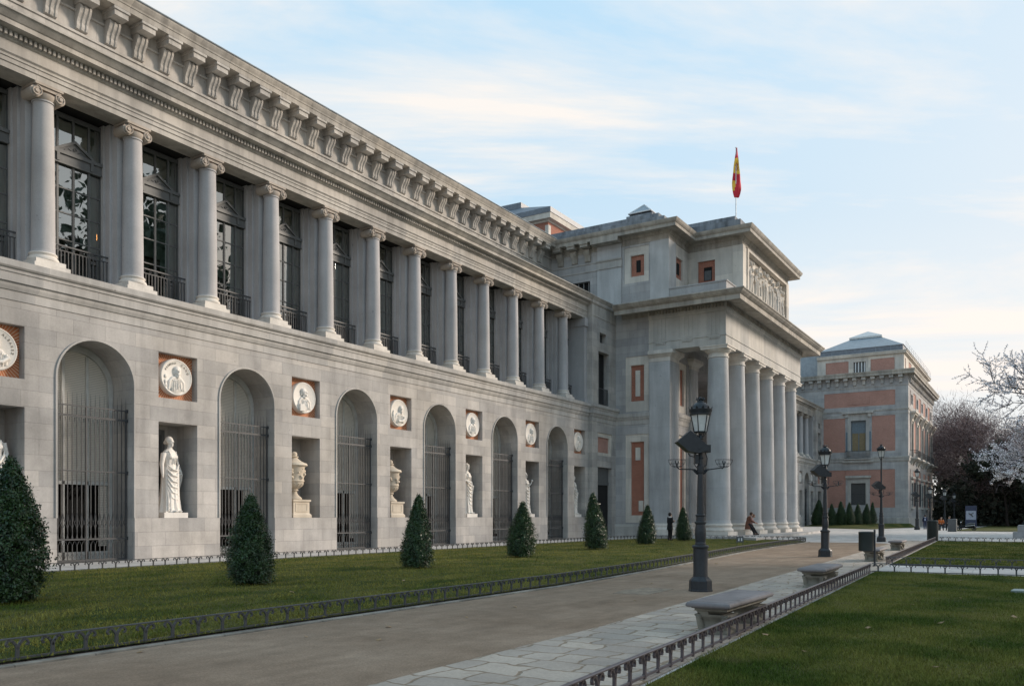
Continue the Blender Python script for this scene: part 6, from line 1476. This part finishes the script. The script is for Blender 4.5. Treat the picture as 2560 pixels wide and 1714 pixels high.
# ================================================================= TREES
def branches(base, h, seed, spread=.8, levels=4, r0=.2, split=3, dir0=(0, 0, 1), droop=0.0, seglen=.32, minr=.008):
    rr = random.Random(seed); segs = []; tips = []
    def grow(p, d, L, r, lv):
        n = 4; pts = [p]; q = p; dd = d
        for i in range(n):
            dd = (dd + Vector((rr.gauss(0, .13), rr.gauss(0, .13), rr.gauss(0, .08) - droop * (lv > 1)))).normalized(); q = q + dd * (L / n); pts.append(q)
        segs.append((pts, [r * (1 - .45 * i / n) for i in range(n + 1)], lv))
        if lv >= levels: tips.append((pts, dd)); return
        k = split + (lv > 0)
        for j in range(k):
            f = rr.uniform(.45, 1.0) if j else 1.0; b = pts[min(n, max(1, int(round(f * n))))]
            a = Vector((rr.gauss(0, 1), rr.gauss(0, 1), rr.gauss(0, .7))); a = (a - dd * a.dot(dd)).normalized()
            nd_ = (dd * rr.uniform(.5, 1.0) + a * spread * rr.uniform(.5, 1.1) + Vector((0, 0, .12))).normalized()
            grow(b, nd_, L * rr.uniform(.6, .82), max(minr, r * .52), lv + 1)
    grow(Vector(base), Vector(dir0).normalized(), h, r0, 0)
    return segs, tips
def tree(label, x, y, h, kind, seed, group=None, cr=None):
    t = thing({'bare': 'bare_tree', 'evergreen': 'evergreen_tree'}[kind], label, 'tree', (x, y, 0), group)
    segs, tips = branches((0, 0, 0), h * .34, seed, .85, 4 if kind == 'bare' else 3, h * .018, 3)
    mb = MB()
    for pts, rad, lv in segs: mb.chain([tuple(p) for p in pts], rad, 6 if lv < 2 else 4)
    mb.build('trunk', M['bark'], t, 60, loc=(x, y, 0))
    rg = np.random.default_rng(seed); allp = np.array([tuple(p) for pts, d in tips for p in pts])
    if kind == 'bare':
        n = 19000; c = allp[rg.integers(0, len(allp), n)] + rg.normal(0, h * .045, (n, 3)); d = rg.normal(0, 1, (n, 3)); d[:, 2] += .6; cen = np.array([0, 0, h * .5]); d += (c - cen) / h * 2.2; d /= np.linalg.norm(d, axis=1)[:, None]
        L = h * .035 * rg.uniform(.5, 1.5, (n, 1)); sd = np.cross(d, rg.normal(0, 1, (n, 3))); sd /= np.linalg.norm(sd, axis=1)[:, None]; wv = sd * h * .0011
        V = np.stack([c - wv, c + wv, c + d * L + wv * .3, c + d * L - wv * .3], 1); V = V[V[:, 0, 2] > h * .12]; link('crown', quads_mesh('crown', V, M['twig']), t, (x, y, 0))
    else:
        n = 14000; cl = allp[rg.integers(0, len(allp), 420)] + rg.normal(0, h * .03, (420, 3)); c = cl[rg.integers(0, len(cl), n)] + rg.normal(0, h * .028, (n, 3))
        nx = rg.normal(0, 1, (n, 3)); nx /= np.linalg.norm(nx, axis=1)[:, None]; b = np.cross(nx, rg.normal(0, 1, (n, 3))); b /= np.linalg.norm(b, axis=1)[:, None]; q = np.cross(b, nx); s = h * .013 * rg.uniform(.6, 1.4, (n, 1))
        V = np.stack([c - q * s, c + b * s * .6, c + q * s, c - b * s * .6], 1); link('crown', quads_mesh('crown', V, M['evergreen']), t, (x, y, 0))
    return t
tree('bare reddish tree against the sky right beside the brick pavilion', 172, 12.5, 24, 'bare', 11, 'trees behind the plaza')
tree('bare reddish tree, tallest crown behind the blossoms', 165, 5.5, 26, 'bare', 12, 'trees behind the plaza')
tree('bare reddish tree at the far right edge behind the blossoms', 155, -3, 24, 'bare', 13, 'trees behind the plaza')
tree('dark evergreen at the foot of the pavilion corner', 178, 13.5, 15, 'evergreen', 14, 'trees behind the plaza')
tree('dark evergreen under the bare reddish crowns', 160, 8.5, 15, 'evergreen', 15, 'trees behind the plaza')
tree('dark evergreen behind the notice board', 150, 4.5, 14, 'evergreen', 16, 'trees behind the plaza')
tree('dark evergreen at the right edge behind the monument', 145, -1.5, 15, 'evergreen', 17, 'trees behind the plaza')
tree('dark evergreen deeper in the wood, right of the small lamps', 185, 7, 20, 'evergreen', 18, 'trees behind the plaza')
# far wood and undergrowth as one mass
rg = np.random.default_rng(77); n = 60000
c = np.stack([rg.uniform(150, 215, n), rg.uniform(-45, 18.5, n), np.abs(rg.normal(0, 1, n)) * 3.6], 1); keepm = ~((c[:, 0] < 163) & (c[:, 1] > 12)); c = c[keepm]; n = len(c)
nx = rg.normal(0, 1, (n, 3)); nx /= np.linalg.norm(nx, axis=1)[:, None]; b = np.cross(nx, rg.normal(0, 1, (n, 3))); b /= np.linalg.norm(b, axis=1)[:, None]; q = np.cross(b, nx); s = .42 * rg.uniform(.5, 1.5, (n, 1))
tag(link('far_wood', quads_mesh('far_wood', np.stack([c - q * s, c + b * s * .7, c + q * s, c - b * s * .7], 1), M['hedge'])), 'dark undergrowth filling the far wood beyond the plaza', 'undergrowth', kind='stuff')

# blossom tree, rooted just outside the right edge
t = thing('blossom_tree', 'white blossoming tree whose branches reach in from the right edge', 'tree', (34.5, -2.45, 0))
mb = MB(); rr = random.Random(4); V = []
tips = []
mb.chain([(0, 0, 0), (.05, .1, .9), (0, .2, 1.7), (-.1, .35, 2.4)], [.26, .20, .18, .16], 10)
def grow(p, d, L, r, lv):
    n = 6; pts = [p]; q = p; dd = Vector(d).normalized()
    for i in range(n):
        dd = (dd + Vector((rr.gauss(0, .10), rr.gauss(0, .10), rr.gauss(0, .10) + (.03 if lv else 0)))).normalized(); q = q + dd * (L / n); pts.append(q)
    mb.chain([tuple(v_) for v_ in pts], [max(.006, r * (1 - .6 * i / n)) for i in range(n + 1)], 6 if lv < 2 else 4)
    if lv >= 1: tips.append((pts, lv))
    if lv >= 3: return
    for j in range((7, 7, 6)[lv]):
        f = rr.uniform(.25, 1); k = min(n, int(f * n) + 1); a = Vector((rr.gauss(0, 1), rr.gauss(0, 1), rr.gauss(0, 1))); a = (a - dd * a.dot(dd)).normalized()
        grow(pts[k], dd * .8 + a * rr.uniform(.5, 1.1), L * rr.uniform(.36, .58), r * .42, lv + 1)
for d, L, s0 in (((-.25, .62, .80), 4.6, 2.2), ((.1, .78, .42), 4.4, 2.1), ((0, .85, .12), 4.0, 1.9), ((.3, .45, .95), 4.4, 2.4), ((-.5, .3, .7), 3.6, 2.3), ((.5, .2, .8), 4, 2.3), ((-.4, .55, .35), 3.8, 2.1), ((0, -.7, .6), 3.5, 2.3), ((.4, .7, .2), 3.4, 2.0)):
    grow(Vector((0, .22, s0 + .55)), Vector(d) + Vector((0, 0, .30)), L * .78, .070, 0)
mb.build('trunk', M['bark2'], t, 60, loc=(34.5, -2.45, 0))
rg = np.random.default_rng(8); pts = []
for P, lv in tips:
    m_ = {1: 20, 2: 25, 3: 17}[lv]
    for k in range(m_):
        i = rr.randrange(len(P) - 1); f = rr.random(); pts.append(tuple(P[i].lerp(P[i + 1], f)))
c = np.array(pts) + rg.normal(0, .022, (len(pts), 3)); n = len(c)
nx = rg.normal(0, 1, (n, 3)); nx /= np.linalg.norm(nx, axis=1)[:, None]; b = np.cross(nx, rg.normal(0, 1, (n, 3))); b /= np.linalg.norm(b, axis=1)[:, None]; q = np.cross(b, nx); s = .019 * rg.uniform(.6, 1.4, (n, 1))
link('blossom', quads_mesh('blossom', np.concatenate([np.stack([c - q * s, c + b * s, c + q * s, c - b * s], 1), np.stack([c - nx * s, c + b * s, c + nx * s, c - b * s], 1)]), M['blossom']), t, (34.5, -2.45, 0))
print('blossoms', n)
# tall trees across the avenue: seen only as reflections in the gallery windows
for i, (x, y, h) in enumerate(((42, -16, 34), (50, -22, 36), (108, -30, 36))):
    tree('tall dark evergreen across the avenue, mirrored in the gallery windows, %s' % ('first', 'second', 'third', 'fourth')[i], x, y, h, 'evergreen', 30 + i, 'trees across the avenue')
